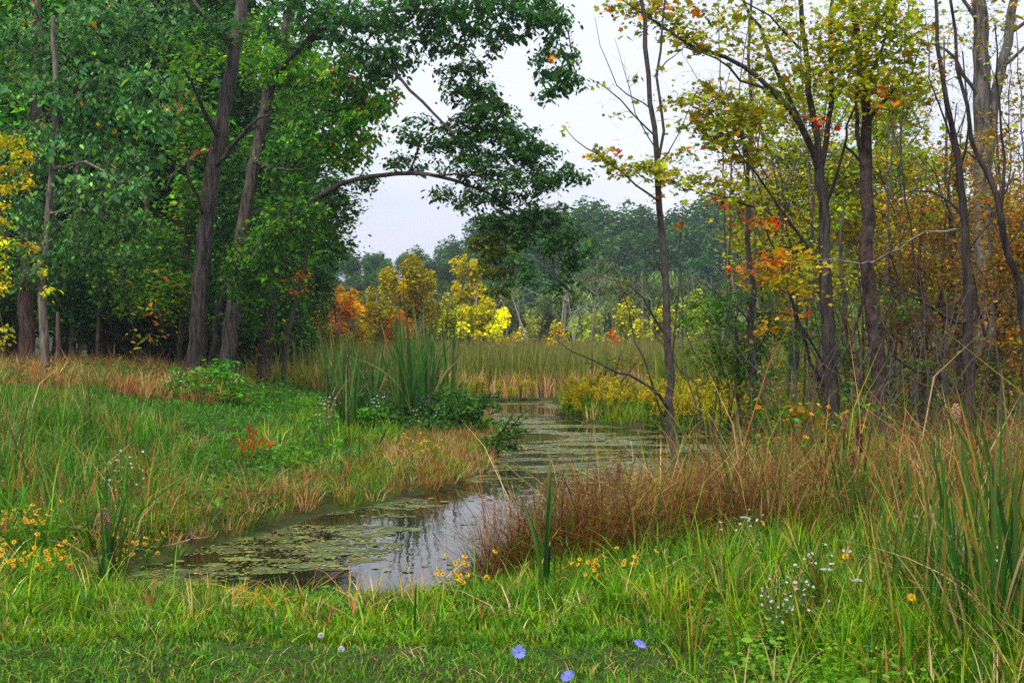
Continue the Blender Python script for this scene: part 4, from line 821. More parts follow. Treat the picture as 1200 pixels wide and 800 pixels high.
# rusty-leaved shrubs
RUSTY = [((.24, .10, .035), 5), ((.34, .16, .04), 3), ((.18, .17, .035), 4), ((.45, .27, .04), 1.5), ((.16, .06, .025), 3), ((.16, .24, .03), 1.5)]
for i, (px, by, Y, bl, lab) in enumerate([
    (1080, 500, 20, [(1080, 250, 20, 36, 30, .7), (1060, 300, 19.8, 40, 34), (1100, 320, 19.8, 40, 34), (1075, 370, 19.6, 46, 34), (1110, 270, 20, 30, 30, .8), (1040, 390, 19.8, 36, 30, .7), (1100, 410, 19.6, 44, 30, .7)], "rust-leaved shrub between the flaking trunk and the slim crooked trunk"),
    (1165, 500, 18.5, [(1160, 230, 18.5, 36, 30, .7), (1170, 280, 18.4, 40, 34), (1150, 330, 18.4, 40, 34), (1185, 350, 18.2, 40, 34), (1160, 385, 18.2, 46, 30), (1190, 300, 18.4, 30, 40), (1195, 410, 18.2, 36, 30, .8), (1190, 240, 18.6, 30, 30, .7)], "dense orange-brown shrub right of the slim crooked trunk"),
    (1250, 500, 18, [(1240, 260, 18, 46, 60), (1250, 360, 18, 46, 60), (1220, 420, 18, 46, 40)], "orange-brown shrub at the photograph's edge"),
    (1330, 500, 19, [(1320, 260, 19, 50, 50), (1340, 340, 19, 60, 60), (1310, 420, 19, 60, 40)], "orange-brown shrub past the photograph's edge"),
    (990, 500, 22, [(990, 330, 22, 40, 30, .6, [(OLIVE, 3), (YG, 2), (GOLD, 1)]), (1000, 385, 22, 50, 30, .7, [(OLIVE, 3), (LG, 3), (RUST, 1)]), (980, 430, 21.8, 50, 30, .7, [(OLIVE, 3), (MG, 3)]), (1040, 440, 21.8, 40, 26, .7, [(OLIVE, 3), (MG, 2), (RUST, 2)])], "olive-leaved shrub seen between the two thick dark trunks"),
    (1130, 500, 21, [(1130, 420, 21, 60, 34, .8), (1190, 440, 21, 50, 30, .8), (1075, 445, 21, 50, 26, .7, [(RUST, 3), (OLIVE, 3), (MG, 1)])], "low brown-leaved shrub deep behind the slim crooked trunk")]):
    tree("rusty_shrub", lab, "shrub", [(px, by, Y, 9), (px + 4, 400, Y, 7), (px - 5, 300, Y, 4), (px, 240, Y, 2)],
         [[(px, 430, Y, 5), (px - 25, 350, Y - .2, 3.4), (px - 35, 280, Y - .3, 1.5)], [(px, 420, Y, 5), (px + 25, 340, Y - .2, 3.4), (px + 40, 270, Y - .3, 1.5)], [(px, 450, Y, 4), (px + 40, 400, Y - .3, 2.6), (px + 60, 370, Y - .3, 1)]],
         bl, bark=(.10, .085, .08), shape=OVAL, leaf=.055, lai=1.05, grow_blob=1.12, pal=RUSTY, spread=.2, per=20, twig_r=.006, bare=[(px, 320, Y, 65, 110, 190), (px, 430, Y - .4, 65, 55, 110)])
# bare grey thicket at the trunks' feet
for i, (px, by, Y, lab) in enumerate([(930, 520, 17, "tangled grey twigs at the foot of the three-stemmed trunk"), (1000, 520, 16.4, "tangle of bare grey twigs between the two thick dark trunks"), (1085, 520, 16, "bare twiggy shrub under the rusty leaves"), (1170, 530, 15, "dense bare grey twigs at the picture's edge"), (1120, 500, 19, "bare twiggy shrub deep in the thicket"), (840, 510, 20, "thin leafless twigs before the green fine-leaved shrub"), (1010, 500, 20, "bare saplings in the shade behind the thick trunks")]):
    lim = [[(px + d * .3, by - 5, Y, 2.4), (px + d * .7 + rng.normal(0, 8), by - 60, Y + rng.normal(0, .2), 1.9), (px + d + rng.normal(0, 12), by - 120, Y + rng.normal(0, .3), 1.4), (px + d * 1.5 + rng.normal(0, 22), by - 185, Y + rng.normal(0, .4), .6)] for d in rng.uniform(-70, 70, 9)]
    tree("bare_thicket", lab, "shrub", [(px, by, Y, 3), (px + 4, by - 80, Y, 2.4), (px - 8, by - 200, Y, 1)], lim, [], bark=(.085, .073, .068), bark_m=BARK_SMOOTH, twig_r=.004, bare=[(px, by - 120, Y, 75, 100, 210), (px, by - 50, Y - .2, 75, 50, 130)])
# undergrowth shrubs at the feet of the trunks
tree("dogwood_shrub", "low shrub with olive and reddish leaves before the three-stemmed trunk", "shrub", [(950, 560, 14.8, 5), (952, 500, 14.8, 3), (955, 450, 14.8, 2)], [[(950, 540, 14.8, 3), (920, 490, 14.6, 2), (900, 460, 14.5, 1)], [(951, 530, 14.8, 3), (1000, 480, 14.6, 2), (1030, 460, 14.5, 1)]],
     [(930, 480, 14.6, 40, 22, .7), (970, 490, 14.6, 40, 22, .8), (1010, 480, 14.6, 34, 20, .7, [(MG, 3), (OLIVE, 2), (RUST, 1)]), (940, 515, 14.5, 50, 22, .8), (1000, 520, 14.5, 50, 20, .8, [(RUST, 3), (OLIVE, 2), (MG, 2)])], bark=(.12, .07, .05), bark_m=BARK_SMOOTH, shape=OVAL, leaf=.075, lai=1.1, pal=[(OLIVE, 4), (RUST, 3), (MG, 3), (GOLD, 1)], spread=.15, per=12, twig_r=.004)
for i, (px, py, Y, w, lab) in enumerate([(905, 505, 16.4, 50, "dark green leafy weed shrub left of the three-stemmed trunk"), (1005, 470, 18.8, 60, "shadowy green shrub between the two thick trunks"), (1075, 480, 18.2, 60, "dark brownish shrub right of the flaking trunk"), (1165, 480, 17.4, 60, "dark brownish shrub at the foot of the thin curving trunk")]):
    tree("undergrowth_shrub", lab, "shrub", [(px, py + 30, Y, 3), (px + 3, py - 20, Y, 2.4), (px - 4, py - 70, Y, 1.2)], [[(px, py + 10, Y, 2), (px + s_ * w * .6, py - 20, Y - .1, 1.4), (px + s_ * w, py - 50, Y - .2, .7)] for s_ in (-1, 1)],
         [(px - w * .5, py - 25, Y, w * .5, 20, .8), (px + w * .4, py - 30, Y, w * .5, 22, .8), (px, py - 55, Y, w * .6, 22, .6), (px, py, Y - .2, w, 22, .9)], bark=(.07, .055, .05), bark_m=BARK_SMOOTH, shape=OVAL, leaf=.07, lai=1.2,
         pal=[(DG, 3), (MG, 2), ((.12, .13, .03), 3), ((.2, .09, .03), 2 if i > 1 else .7)], spread=.14, per=12, twig_r=.004, bare=[(px, py - 40, Y, w, 50, 60)])
# shrubs round the pond
CB = [(DG, 4), (MG, 3), ((.05, .10, .03), 3)]
tree("buttonbush_shrub", "dark green bush under the tall cattails on the grassy point", "shrub", [(500, 515, 24, 4), (500, 480, 24, 3), (505, 440, 24, 2)], [[(500, 500, 24, 3), (460, 470, 24, 2), (430, 450, 24, 1)], [(500, 500, 24, 3), (550, 470, 23.6, 2), (590, 460, 23.4, 1)]],
     [(455, 490, 24, 34, 22), (500, 484, 24, 36, 26), (540, 482, 23.6, 34, 28), (480, 468, 24.6, 34, 18, .7), (525, 462, 24.4, 26, 18, .7), (565, 490, 23.4, 26, 24, .9), (440, 470, 24.6, 24, 16, .6), (575, 470, 23.6, 18, 14, .6), (515, 505, 23.4, 50, 20, .8), (420, 495, 23.8, 30, 20, .8, [(LG, 3), (MG, 3)])],
     bark=(.08, .06, .045), bark_m=BARK_SMOOTH, shape=OVAL, leaf=.085, lai=2.4, pal=CB, spread=.16, per=18, twig_r=.005)
tree("overhanging_shrub", "small dark shrub leaning out over the water from the point", "shrub", [(578, 530, 21, 4), (590, 500, 21, 3), (605, 480, 21, 2)], [[(585, 515, 21, 2.4), (605, 495, 20.8, 1.6), (622, 478, 20.7, .8)], [(585, 515, 21, 2), (610, 512, 20.8, 1.4), (628, 500, 20.7, .7)]],
     [(590, 505, 20.9, 18, 18), (608, 500, 20.8, 14, 14, .7), (600, 525, 20.8, 16, 12, .8), (578, 530, 20.9, 20, 14), (615, 480, 20.8, 10, 8, .5)], bark=(.07, .055, .045), bark_m=BARK_SMOOTH, shape=OVAL, leaf=.07, lai=1.8, pal=CB, spread=.1, per=10, twig_r=.004)
tree("bramble_bush", "low bramble mound with green and yellowing leaves before the twin grey trunks", "shrub", [(250, 470, 27, 3), (250, 450, 27, 2.4), (252, 435, 27, 2)], [[(250, 465, 27, 2), (220, 445, 27, 1.4), (200, 450, 27, .8)], [(250, 465, 27, 2), (285, 445, 27, 1.4), (305, 460, 27, .8)]],
     [(225, 452, 27, 30, 14), (258, 444, 27, 32, 18), (290, 458, 26.8, 26, 14), (240, 464, 26.6, 40, 10), (275, 468, 26.6, 34, 9, 1, [(OLIVE, 2), (LG, 3)]), (212, 440, 28, 18, 12, .7), (255, 430, 28, 24, 12, .6)], bark=(.1, .06, .045), bark_m=BARK_SMOOTH, shape=OVAL, leaf=.095, lai=2.2, pal=[(LG, 3), (MG, 4), (DG, 2), (YG, 1)], spread=.16, per=14, twig_r=.004)
tree("fallen_shrub", "brown dying shrub leaning over the far bank beside the goldenrod", "shrub", [(682, 486, 31, 4), (705, 470, 31, 3.4), (728, 448, 31, 3), (745, 425, 31, 2)], [[(690, 480, 31, 3), (722, 462, 31, 2.2), (748, 445, 31, 1)], [(700, 474, 31, 3), (720, 440, 31, 2.2), (728, 410, 31, 1)], [(690, 482, 31, 3), (730, 475, 31, 2), (760, 468, 31, 1)]],
     [(735, 420, 31, 26, 18, .5, [(RUST, 2), (OLIVE, 3), (MG, 2)]), (720, 450, 31, 26, 20, .4, [(BROWN, 3), (OLIVE, 1)])], bark=(.12, .09, .075), bark_m=BARK_SMOOTH, shape=OVAL, leaf=.1, lai=1.2, pal=CB, spread=.2, per=12, twig_r=.006, bare=[(725, 450, 31, 40, 26, 90)])

# ================================================================== REEDS AND GRASS
def scatter(n, x0, x1, y0, y1):
    return rng.uniform(x0, x1, n), rng.uniform(y0, y1, n)
def seat(x, y, sink=.02):
    return np.stack([x, y, ground_z(x, y) - sink], -1)
def wedge(n, y0, y1, k0=-.47, k1=.47, pad=.6):
    """random spots between two depths, spread over a fan of ground; denser close by"""
    y = y0 + (y1 - y0) * rng.random(n) ** 1.15
    return rng.uniform(k0, k1, n) * y + rng.uniform(-pad, pad, n), y
def tufts(geo, x, y, per, h, w, bend, pal, r=.05, hj=.25, tip=None, lite=None):
    """clumps of blades fanning out of one foot"""
    n = len(x)
    if n == 0: return
    h = np.broadcast_to(h, (n,)); bend = np.broadcast_to(bend, (n,))
    az = rng.random((n, per)) * 2 * math.pi; rr = r * np.sqrt(rng.random((n, per)))
    X = (x[:, None] + rr * np.cos(az)).ravel(); Y = (y[:, None] + rr * np.sin(az)).ravel()
    H = (h[:, None] * np.exp(rng.normal(0, hj, (n, per)))).ravel(); B = (bend[:, None] * rng.uniform(.3, 1.6, (n, per))).ravel()
    c = np.repeat(pick(pal, n, .12), per, axis=0) * np.exp(rng.normal(0, .18, (n * per, 1)))
    blades(geo, seat(X, Y), H, w * np.exp(rng.normal(0, .25, n * per)), B, c, tip if tip is None else np.asarray(tip)[None], (az + rng.normal(0, .5, az.shape)).ravel(), bool(np.median(y) > 11.5) if lite is None else lite)
def stuff(name, geo, label, mat=GRASS):
    return tag(part(name, geo.mesh(name, mat)), label, None, None, "stuff")

GL = [((.085, .23, .014), 5), ((.14, .28, .016), 4), ((.05, .135, .012), 4), ((.22, .28, .02), 1.5), ((.025, .07, .010), 2)]  # darkest greens stand in for shade between the blades
GLAWN = [((.05, .16, .02), 5), ((.085, .22, .022), 5), ((.035, .11, .018), 3), ((.12, .22, .03), 1)]
GTALL = [((.10, .24, .012), 4), ((.17, .30, .016), 4), ((.26, .30, .02), 2), (STRAW, .3), ((.04, .11, .012), 3.5)]  # the dark green share imitates shaded gaps in the fringe
GTAN = [(TAN, 3), (REDTAN, 5), (STRAW, 1.2), (BROWN, 4), ((.36, .18, .08), 4)]
GRED = [((.24, .10, .045), 5), ((.17, .07, .035), 4), ((.10, .05, .028), 4), (TAN, 2), (OLIVE, 1.2), (STRAW, .6)]
GMIXR = [(REDTAN, 3), (TAN, 2), (OLIVE, 2), ((.13, .22, .03), 3), (STRAW, 1), (BROWN, 2)]

# mown strip the photographer stands on
g = Geo()
x, y = wedge(82000, 4.6, 8.2, -.62, .6)
blades(g, seat(x, y), rng.uniform(.03, .085, len(x)) * (.6 + .8 * fbm(x * 2, y * 2)), rng.uniform(.005, .010, len(x)), rng.uniform(.2, 1.1, len(x)), GL, lite=True)
x, y = wedge(14000, 1.6, 4.8, -.7, .7, 1.0)
blades(g, seat(x, y), rng.uniform(.04, .10, len(x)), rng.uniform(.006, .011, len(x)), rng.uniform(.2, 1.1, len(x)), GL, lite=True)
x, y = wedge(3400, 5, 8.8, -.55, .55)
blades(g, seat(x, y), rng.uniform(.05, .13, len(x)), rng.uniform(.004, .007, len(x)), rng.uniform(.5, 1.5, len(x)), [(STRAW, 2), (TAN, 3), (REDTAN, 2)])
stuff("lawn_grass", g, "short mown green grass on the near strip")

# tall fringe along the near shore
g = Geo()
x, y = wedge(6600, 7.1, 10.6, -.62, .56); d = pond_d(x, y); k = (d > .03) & (d < 2.2 + .5 * fbm(x, y)) & (rng.random(len(x)) < .35 + .8 * fbm(x * 1.3, y * 1.3))
x, y = x[k], y[k]
hh = .08 + (.15 - .07 * np.exp(-((x + 1.6) / 1.5) ** 2)) * ss(7.2, 8.4, y) * (.3 + 1.0 * fbm(x * .9, y * .9 + 5))
tufts(g, x, y, 15, hh, .0085, .55, GTALL, .07)
x, y = wedge(900, 7.3, 10.2, -.5, .5); d = pond_d(x, y); k = (d > -.02) & (d < 1.5); x, y = x[k], y[k]
tufts(g, x, y, 11, rng.uniform(.14, .34, len(x)) * (.5 + fbm(x * 1.1 + 40, y)) * (1 - .45 * np.exp(-((x + 1.6) / 1.5) ** 2)), .012, .75, GTALL + [((.16, .33, .03), 4)], .08, .35)
x, y = wedge(300, 7.3, 10.2, -.5, .5); d = pond_d(x, y); k = (d > .02) & (d < 1.6); x, y = x[k], y[k]
tufts(g, x, y, 7, rng.uniform(.14, .34, len(x)), .008, .9, [(STRAW, 2), (TAN, 3), (REDTAN, 3), ((.5, .24, .05), 1)], .07, .35)
stuff("shore_grass", g, "taller yellow-green grass fringing the near shore")
# meadow to the right of the strip
g = Geo()
x, y = scatter(5200, .9, 7.5, 5.2, 12); k = (x < .55 * y + 1) & (x > 1.0 + .35 * np.maximum(0, 8.6 - y) + rng.normal(0, .5, len(x))) & (pond_d(x, y) > .2); x, y = x[k], y[k]
tufts(g, x, y, 14, rng.uniform(.16, .42, len(x)), .009, .5, GTALL + [(TAN, 1.2), (REDTAN, .8)], .08)
x, y = scatter(700, 2.4, 6.5, 5.2, 9.5); k = (x < .55 * y + 1) & (x > .27 * y + rng.normal(0, .4, len(x))); x, y = x[k], y[k]
tufts(g, x, y, 9, rng.uniform(.4, .75, len(x)), .009, .5, [((.08, .19, .02), 5), (TAN, 1.2), (REDTAN, 1.5), ((.04, .1, .015), 3)], .09)
stuff("meadow_grass", g, "rank green meadow grass mixed with dry stalks on the near bank")
# dry red-brown grass of the right bank, shadows put in as darker blades
def cap(x, y, h):
    px = 600 + x / y * F
    line = np.interp(px, [560, 620, 720, 770, 820, 900, 1000, 1100, 1200], [600, 588, 578, 568, 545, 528, 518, 512, 508])
    return np.clip(np.minimum(h, EYE - (line - 400) / F * y - ground_z(x, y)), .08, None) * rng.uniform(.75, 1.1, len(x))
g = Geo()
x, y = scatter(3800, -.2, 9.5, 9.8, 21); k = (pond_d(x, y) > .05) & (x < .55 * y + 1) & (rng.random(len(x)) < .25 + 1.1 * fbm(x * .8 + 9, y * .8)); x, y = x[k], y[k]
tufts(g, x, y, 16, cap(x, y, rng.uniform(.3, 1.0, len(x))), .008, .75, GRED + GMIXR, .13, .4)
x, y = scatter(3600, .3, 9.5, 10.4, 21); k = (pond_d(x, y) > .1) & (x < .55 * y + 1); x, y = x[k], y[k]
tufts(g, x, y, 12, cap(x, y, rng.uniform(.25, 1.0, len(x))), .010, .7, GMIXR + GRED + [((.07, .17, .02), 6), ((.03, .08, .015), 4)], .14, .4)
stuff("dry_grass", g, "tangled red-brown dry grass on the bank under the maples")
# the two rounded brown clumps by the near shore
def clump(name, label, px, py, Wm, Hm, n, pal, per=16):
    c = ground_at(px, py); r = root(name, c, label, "grass clump")
    a = rng.random(n) * 6.28; rr = Wm * np.sqrt(rng.random(n)) * .5
    x = c[0] + rr * np.cos(a); y = c[1] + rr * np.sin(a) * .8
    g = Geo(); tufts(g, x, y, per, Hm * (.45 + .5 * (1 - rr / Wm)) * rng.uniform(.45, 1.25, n), .0066, .85, pal + [(OLIVE, 2.5), (STRAW, 1), ((.07, .16, .02), 2.5), ((.06, .03, .02), 3)], .10, .5)  # darkest brown blades imitate shadow gaps inside the clump
    part("blades", g.mesh("blades", GRASS, False, c), r)["kind"] = "stuff"
    # seed heads on thin stalks
    g = Geo(); m = n * 2; X = c[0] + rng.normal(0, Wm * .28, m); Y = c[1] + rng.normal(0, Wm * .2, m); b = seat(X, Y); hh = Hm * rng.uniform(.7, 1.15, m)
    dx = rng.normal(0, .16, (m, 2)) * hh[:, None]
    p = np.stack([b, b + np.stack([dx[:, 0] * .4, dx[:, 1] * .4, hh * .6], -1), b + np.stack([dx[:, 0], dx[:, 1], hh], -1)], 1)
    tubes(g, p, np.tile([.0018, .0014, .001], (m, 1)), 3, pick(pal, m))
    q = np.repeat(p[:, 2], 10, axis=0) + rng.normal(0, 1, (m * 10, 3)) * [.012, .012, .035]
    leaves(g, q, np.full(len(q), .022), np.repeat(pick(pal, m), 10, axis=0) * 1.1, SLIM, .3, 1.2)
    part("seed_heads", g.mesh("seed_heads", GRASS, False, c), r)["kind"] = "stuff"
clump("brown_grass_clump", "rounded clump of rust-brown grass at the water's near corner, beside the cattail shoot", 615, 680, .75, .62, 130, GRED)
clump("brown_grass_clump", "taller reddish-brown clump of grass just behind the cattail shoot", 690, 660, .95, .68, 150, GRED)
clump("brown_grass_clump", "tawny grass clump at the foot of the slender sapling", 770, 640, 1.1, .62, 130, GMIXR + [(REDTAN, 3)])
clump("brown_grass_clump", "dark rust grass clump in the dry grass right of the slender sapling", 850, 640, 1.1, .66, 130, GRED)

# grassy left bank
g = Geo()
x, y = scatter(105000, -20, 1.2, 10.5, 36); k = (x > -.56 * y - 1) & (pond_d(x, y) > .15); x, y = x[k], y[k]
blades(g, seat(x, y), rng.uniform(.06, .17, len(x)) * (.6 + .8 * fbm(x * 1.1, y * 1.1)), rng.uniform(.010, .020, len(x)) * (.5 + y / 26), rng.uniform(.2, 1.0, len(x)), GLAWN, lite=True)
stuff("bank_grass", g, "lush short green grass of the open bank across the pond")
g = Geo()
x, y = scatter(9000, -7, 1.2, 10.2, 31); dd = pond_d(x, y)
k = (dd > .02) & (dd < .9 + 1.2 * fbm(x * .9, y * .9)) & (rng.random(len(x)) < 1.1 * fbm(x * 1.4 + 3, y * 1.4) + .2) & ((y > 10.9) | (x < -3)); x, y = x[k], y[k]
tufts(g, x, y, 16, rng.uniform(.14, .36, len(x)), .008, .8, GTAN + [(OLIVE, 3), ((.08, .19, .02), 7), ((.14, .23, .02), 4), ((.04, .1, .015), 4)], .09)
x, y = scatter(2600, -9, 1.2, 10.5, 30); dd = pond_d(x, y); k = (dd > .3) & (dd < 4) & (fbm(x * .8 + 20, y * .8) > .5); x, y = x[k], y[k]
tufts(g, x, y, 13, rng.uniform(.18, .4, len(x)), .010, .6, GTALL + [(OLIVE, 2)], .1)
x, y = scatter(2600, -7, 1.2, 10.6, 27); dd = pond_d(x, y); k = (dd > .0) & (dd < 1.5) & (fbm(x * 1.1 + 50, y * 1.1) > .53); x, y = x[k], y[k]
tufts(g, x, y, 18, rng.uniform(.22, .42, len(x)), .007, .9, [((.34, .16, .07), 4), (REDTAN, 4), (BROWN, 3), (TAN, 2), (STRAW, .6)], .1)
stuff("bank_edge_grass", g, "tawny grass hanging over the far edge of the pool")
g = Geo()
x, y = scatter(6000, -21, -3.0, 25, 39); k = (x > -.56 * y - 1); x, y = x[k], y[k]; dd = pond_d(x, y)
k = (rng.random(len(x)) < ss(5.5, 9, dd + 2.5 * (fbm(x * .35, y * .35) - .5))); x, y = x[k], y[k]; kt = fbm(x * .55 + 11, y * .55) > .45
tufts(g, x[kt], y[kt], 11, rng.uniform(.25, .65, kt.sum()), .016, .6, GTAN + [(OLIVE, 1.5)], .16)
tufts(g, x[~kt], y[~kt], 11, rng.uniform(.2, .5, (~kt).sum()), .016, .6, [((.10, .22, .03), 3), ((.06, .16, .03), 3), (OLIVE, 2), (TAN, 1)], .16)
x, y = scatter(2600, -9, -2.6, 13, 27); k = (x < -.16 * y - 1.0 * fbm(x * .7, y * .7) - .15 * y) & (x > -.56 * y - 1); x, y = x[k], y[k]
tufts(g, x, y, 12, rng.uniform(.12, .38, len(x)), .011, .6, [((.06, .17, .02), 5), (TAN, .8), (REDTAN, 1), ((.10, .21, .02), 3), ((.03, .09, .015), 3)], .12)
x, y = scatter(1900, -8.5, -2.6, 10.2, 21); k = (x < -.27 * y + .5 * (fbm(x, y) - .5) * 3) & (x > -.56 * y - 1) & (pond_d(x, y) > .3); x, y = x[k], y[k]
tufts(g, x, y, 12, rng.uniform(.16, .55, len(x)) * (.5 + fbm(x * .9 + 33, y * .9)), .011, .55, [((.06, .18, .02), 6), ((.11, .24, .02), 4), (TAN, 1.2), (REDTAN, 2), (STRAW, .3), ((.03, .09, .015), 3)], .12, .35)
stuff("wood_edge_grass", g, "pinkish tan dry grass along the foot of the wood")
# broad-leaved ground cover
g = Geo()
def herbs(x, y, h, size, per, pal, sp=.06):
    n = len(x); b = seat(x, y); t = b + np.stack([rng.normal(0, .05, n), rng.normal(0, .05, n), h], -1)
    u = rng.random((n, per, 1)); q = (b[:, None] * (1 - u) + t[:, None] * u) + rng.normal(0, sp, (n, per, 3)) * [1, 1, .3]
    leaves(g, q.reshape(-1, 3), size * np.exp(rng.normal(0, .25, n * per)), np.repeat(pick(pal, n, .12), per, axis=0) * np.exp(rng.normal(0, .15, (n * per, 1))), SIMPLE if np.median(y) > 11 else OVAL, -.1, .7)
x, y = scatter(900, -6, -1, 10, 30); k = (pond_d(x, y) > .4) & (fbm(x * .9 + 30, y * .9) > .52); herbs(x[k], y[k], rng.uniform(.15, .4, k.sum()), .065, 16, [(MG, 3), (LG, 4), (DG, 1)])
x, y = scatter(900, -20, -3, 26, 36); k = (pond_d(x, y) > 5) & (x > -.56 * y) & (fbm(x * .5 + 17, y * .5) > .47); herbs(x[k], y[k], rng.uniform(.25, .65, k.sum()), .10, 18, [((.05, .14, .025), 3), ((.09, .2, .03), 2), (DG, 3), (OLIVE, 1)], .14)
x, y = scatter(420, 1.2, 3.6, 5.0, 7.0); k = (x > .14 * y) & (x < .36 * y); herbs(x[k], y[k], rng.uniform(.10, .26, k.sum()), .035, 30, [((.13, .30, .04), 3), ((.18, .34, .05), 2)], .05)
x, y = scatter(700, -6, 6, 7.6, 10.2); k = (pond_d(x, y) > .1) & (fbm(x * 1.5, y * 1.5) > .5); herbs(x[k], y[k], rng.uniform(.06, .2, k.sum()), .045, 12, [(MG, 2), (LG, 4), (YG, 1)], .05)
x, y = scatter(1700, 1.2, 8, 10.5, 20); k = (pond_d(x, y) > .3) & (fbm(x * .9 + 8, y * .9) > .43) & (x < .5 * y); herbs(x[k], y[k], np.minimum(rng.uniform(.25, .9, k.sum()), cap(x[k], y[k], np.ones(k.sum()))), .05, 18, [(MG, 2), (OLIVE, 3), (RUST, 2), (GOLD, .6)], .1)
x, y = wedge(2600, 4.8, 8.2, -.5, .5); k = fbm(x * 1.1 + 60, y * 1.1) > .5; herbs(x[k], y[k], rng.uniform(.03, .07, k.sum()), .022, 12, [((.05, .14, .02), 3), ((.08, .2, .025), 3), ((.03, .09, .015), 2)], .05)
x, y = scatter(900, -7, -2.4, 10, 17); k = (pond_d(x, y) > .3) & (x < -.2 * y); herbs(x[k], y[k], rng.uniform(.12, .35, k.sum()), .055, 16, [((.05, .15, .02), 4), ((.09, .22, .03), 3), (DG, 2)], .08)
x, y = scatter(500, 1.0, 6, 7.5, 11.5); k = (pond_d(x, y) > .3) & (x < .5 * y); herbs(x[k], y[k], rng.uniform(.12, .4, k.sum()), .045, 16, [((.05, .15, .02), 3), ((.1, .2, .03), 3), (OLIVE, 2), ((.22, .12, .03), 1)], .07)
stuff("ground_herbs", g, "low broad-leaved weeds growing through the grass", LEAF)

# reed bed across the far side of the pond
g = Geo()
n = 36000
y = 36 + 34 * rng.random(n) ** 1.3; x = rng.uniform(-.3, .46, n) * y; k = (pond_d(x, y) > .7 + .6 * fbm(x * .6, y * .6)) & (x > -.27 * y + 2) & ((y > 41.5 + 2.0 * fbm(x * .25, 3 + x * 0)) | (x > 4.5)); x, y = x[k], y[k]; n = len(x)
pal_r = [((.11, .20, .03), 4), ((.17, .23, .03), 3), ((.06, .13, .025), 4), (OLIVE, 2), ((.34, .26, .08), 2)]
blades(g, seat(x, y), rng.uniform(1.5, 2.25, n) * (.85 + .3 * fbm(x * .3, y * .3)), rng.uniform(.028, .055, n) * (y / 45), rng.uniform(.02, .3, n), pal_r, np.array([.25, .23, .07]), lite=True)
x, y = scatter(5200, -9, 13, 40.5, 46); k = (pond_d(x, y) > .5) & (x > -.2 * y); x, y = x[k], y[k]
blades(g, seat(x, y), rng.uniform(.5, 1.25, len(x)), rng.uniform(.03, .05, len(x)), rng.uniform(.05, .5, len(x)), [((.42, .27, .17), 4), (TAN, 3), (REDTAN, 2), (STRAW, 1)], lite=True)
stuff("reed_bed", g, "wide bed of green and tan cattail reeds across the marsh")
# bank of the far right shore
g = Geo()
x, y = scatter(2800, .8, 12, 25, 40); k = (pond_d(x, y) > .05) & (pond_d(x, y) < 7); x, y = x[k], y[k]
tufts(g, x, y, 10, rng.uniform(.25, .6, len(x)), .022, .5, [((.14, .26, .03), 4), ((.2, .3, .03), 3), (OLIVE, 2), (TAN, .7)], .14)
x, y = scatter(2600, 5.5, 22, 20.5, 36); k = (pond_d(x, y) > .3); x, y = x[k], y[k]
tufts(g, x, y, 10, rng.uniform(.5, 1.3, len(x)), .022, .35, [((.10, .18, .03), 4), (OLIVE, 3), (TAN, 2), (REDTAN, 2)], .18)
x, y = scatter(800, -8, -1, 36, 44); k = (pond_d(x, y) > .3); x, y = x[k], y[k]
tufts(g, x, y, 10, rng.uniform(.4, .9, len(x)), .025, .5, [((.14, .24, .03), 3), (OLIVE, 3), (TAN, 2)], .16)
stuff("far_bank_grass", g, "bright green sedge on the low far bank")

# duckweed and pads on the water
g = Geo()
n = 90000
y = 8.8 + 33 * rng.random(n) ** 1.5; x = rng.uniform(-4, 6, n); dd = pond_d(x, y)
pat = fbm(x * .55 + 4, y * 1.25 + 2, 4)
open_w = np.exp(-((x - (-.55 + .05 * (y - 11))) / .62) ** 2) * (1 - ss(16.5, 19, y)) * .5 + np.exp(-((x - (.4 + .1 * (y - 16))) / .8) ** 2 - ((y - 18) / 2.5) ** 2) * .3
k = (dd < .05) & (pat > .505 + open_w - .10 * ss(.35, 0, -dd) - .015 * ss(18, 26, y)); x, y = x[k], y[k]; n = len(x)
s = rng.uniform(.010, .032, n) * (.1 + y / 18)
a = np.arange(6) * math.pi / 3
sx = s[:, None] * np.cos(a + 1) * rng.uniform(.7, 1.1, (n, 1)); sy = s[:, None] * np.sin(a + 1)
V = np.stack([x[:, None] + sx, y[:, None] + sy, np.broadcast_to(.004 + .004 * rng.random((n, 1)), sx.shape)], -1)
F4 = (np.arange(n) * 6)[:, None] + np.array([[0, 1, 2, 3]]); F4b = (np.arange(n) * 6)[:, None] + np.array([[0, 3, 4, 5]])
c = pick([((.13, .17, .04), 4), ((.19, .21, .07), 3), ((.09, .085, .03), 3), ((.22, .17, .05), 2)], n, .3)
g.add(V.reshape(-1, 3), np.repeat(c, 6, axis=0), f4=np.concatenate([F4, F4b]))
n = 9000; y = 8.8 + 33 * rng.random(n) ** 1.5; x = rng.uniform(-4, 6, n); dd = pond_d(x, y); pat = fbm(x * .55 + 4, y * 1.25 + 2, 4)
open_w = np.exp(-((x - (-.55 + .05 * (y - 11))) / .62) ** 2) * (1 - ss(16.5, 19, y)) * .5
k = (dd < -.02) & (pat > .52 + open_w - .10 * ss(.5, 0, -dd)); x, y = x[k], y[k]; n = len(x)
s = rng.uniform(.05, .13, n) * (.35 + y / 22); a = np.arange(9) * 2 * math.pi / 9
rr = s[:, None] * rng.uniform(.45, 1.25, (n, 9)); V = np.stack([x[:, None] + rr * np.cos(a) * 1.5, y[:, None] + rr * np.sin(a), np.broadcast_to(.0015 + .002 * rng.random((n, 1)), rr.shape)], -1)
V = np.concatenate([np.stack([x, y, V[:, 0, 2]], -1)[:, None], V], 1)
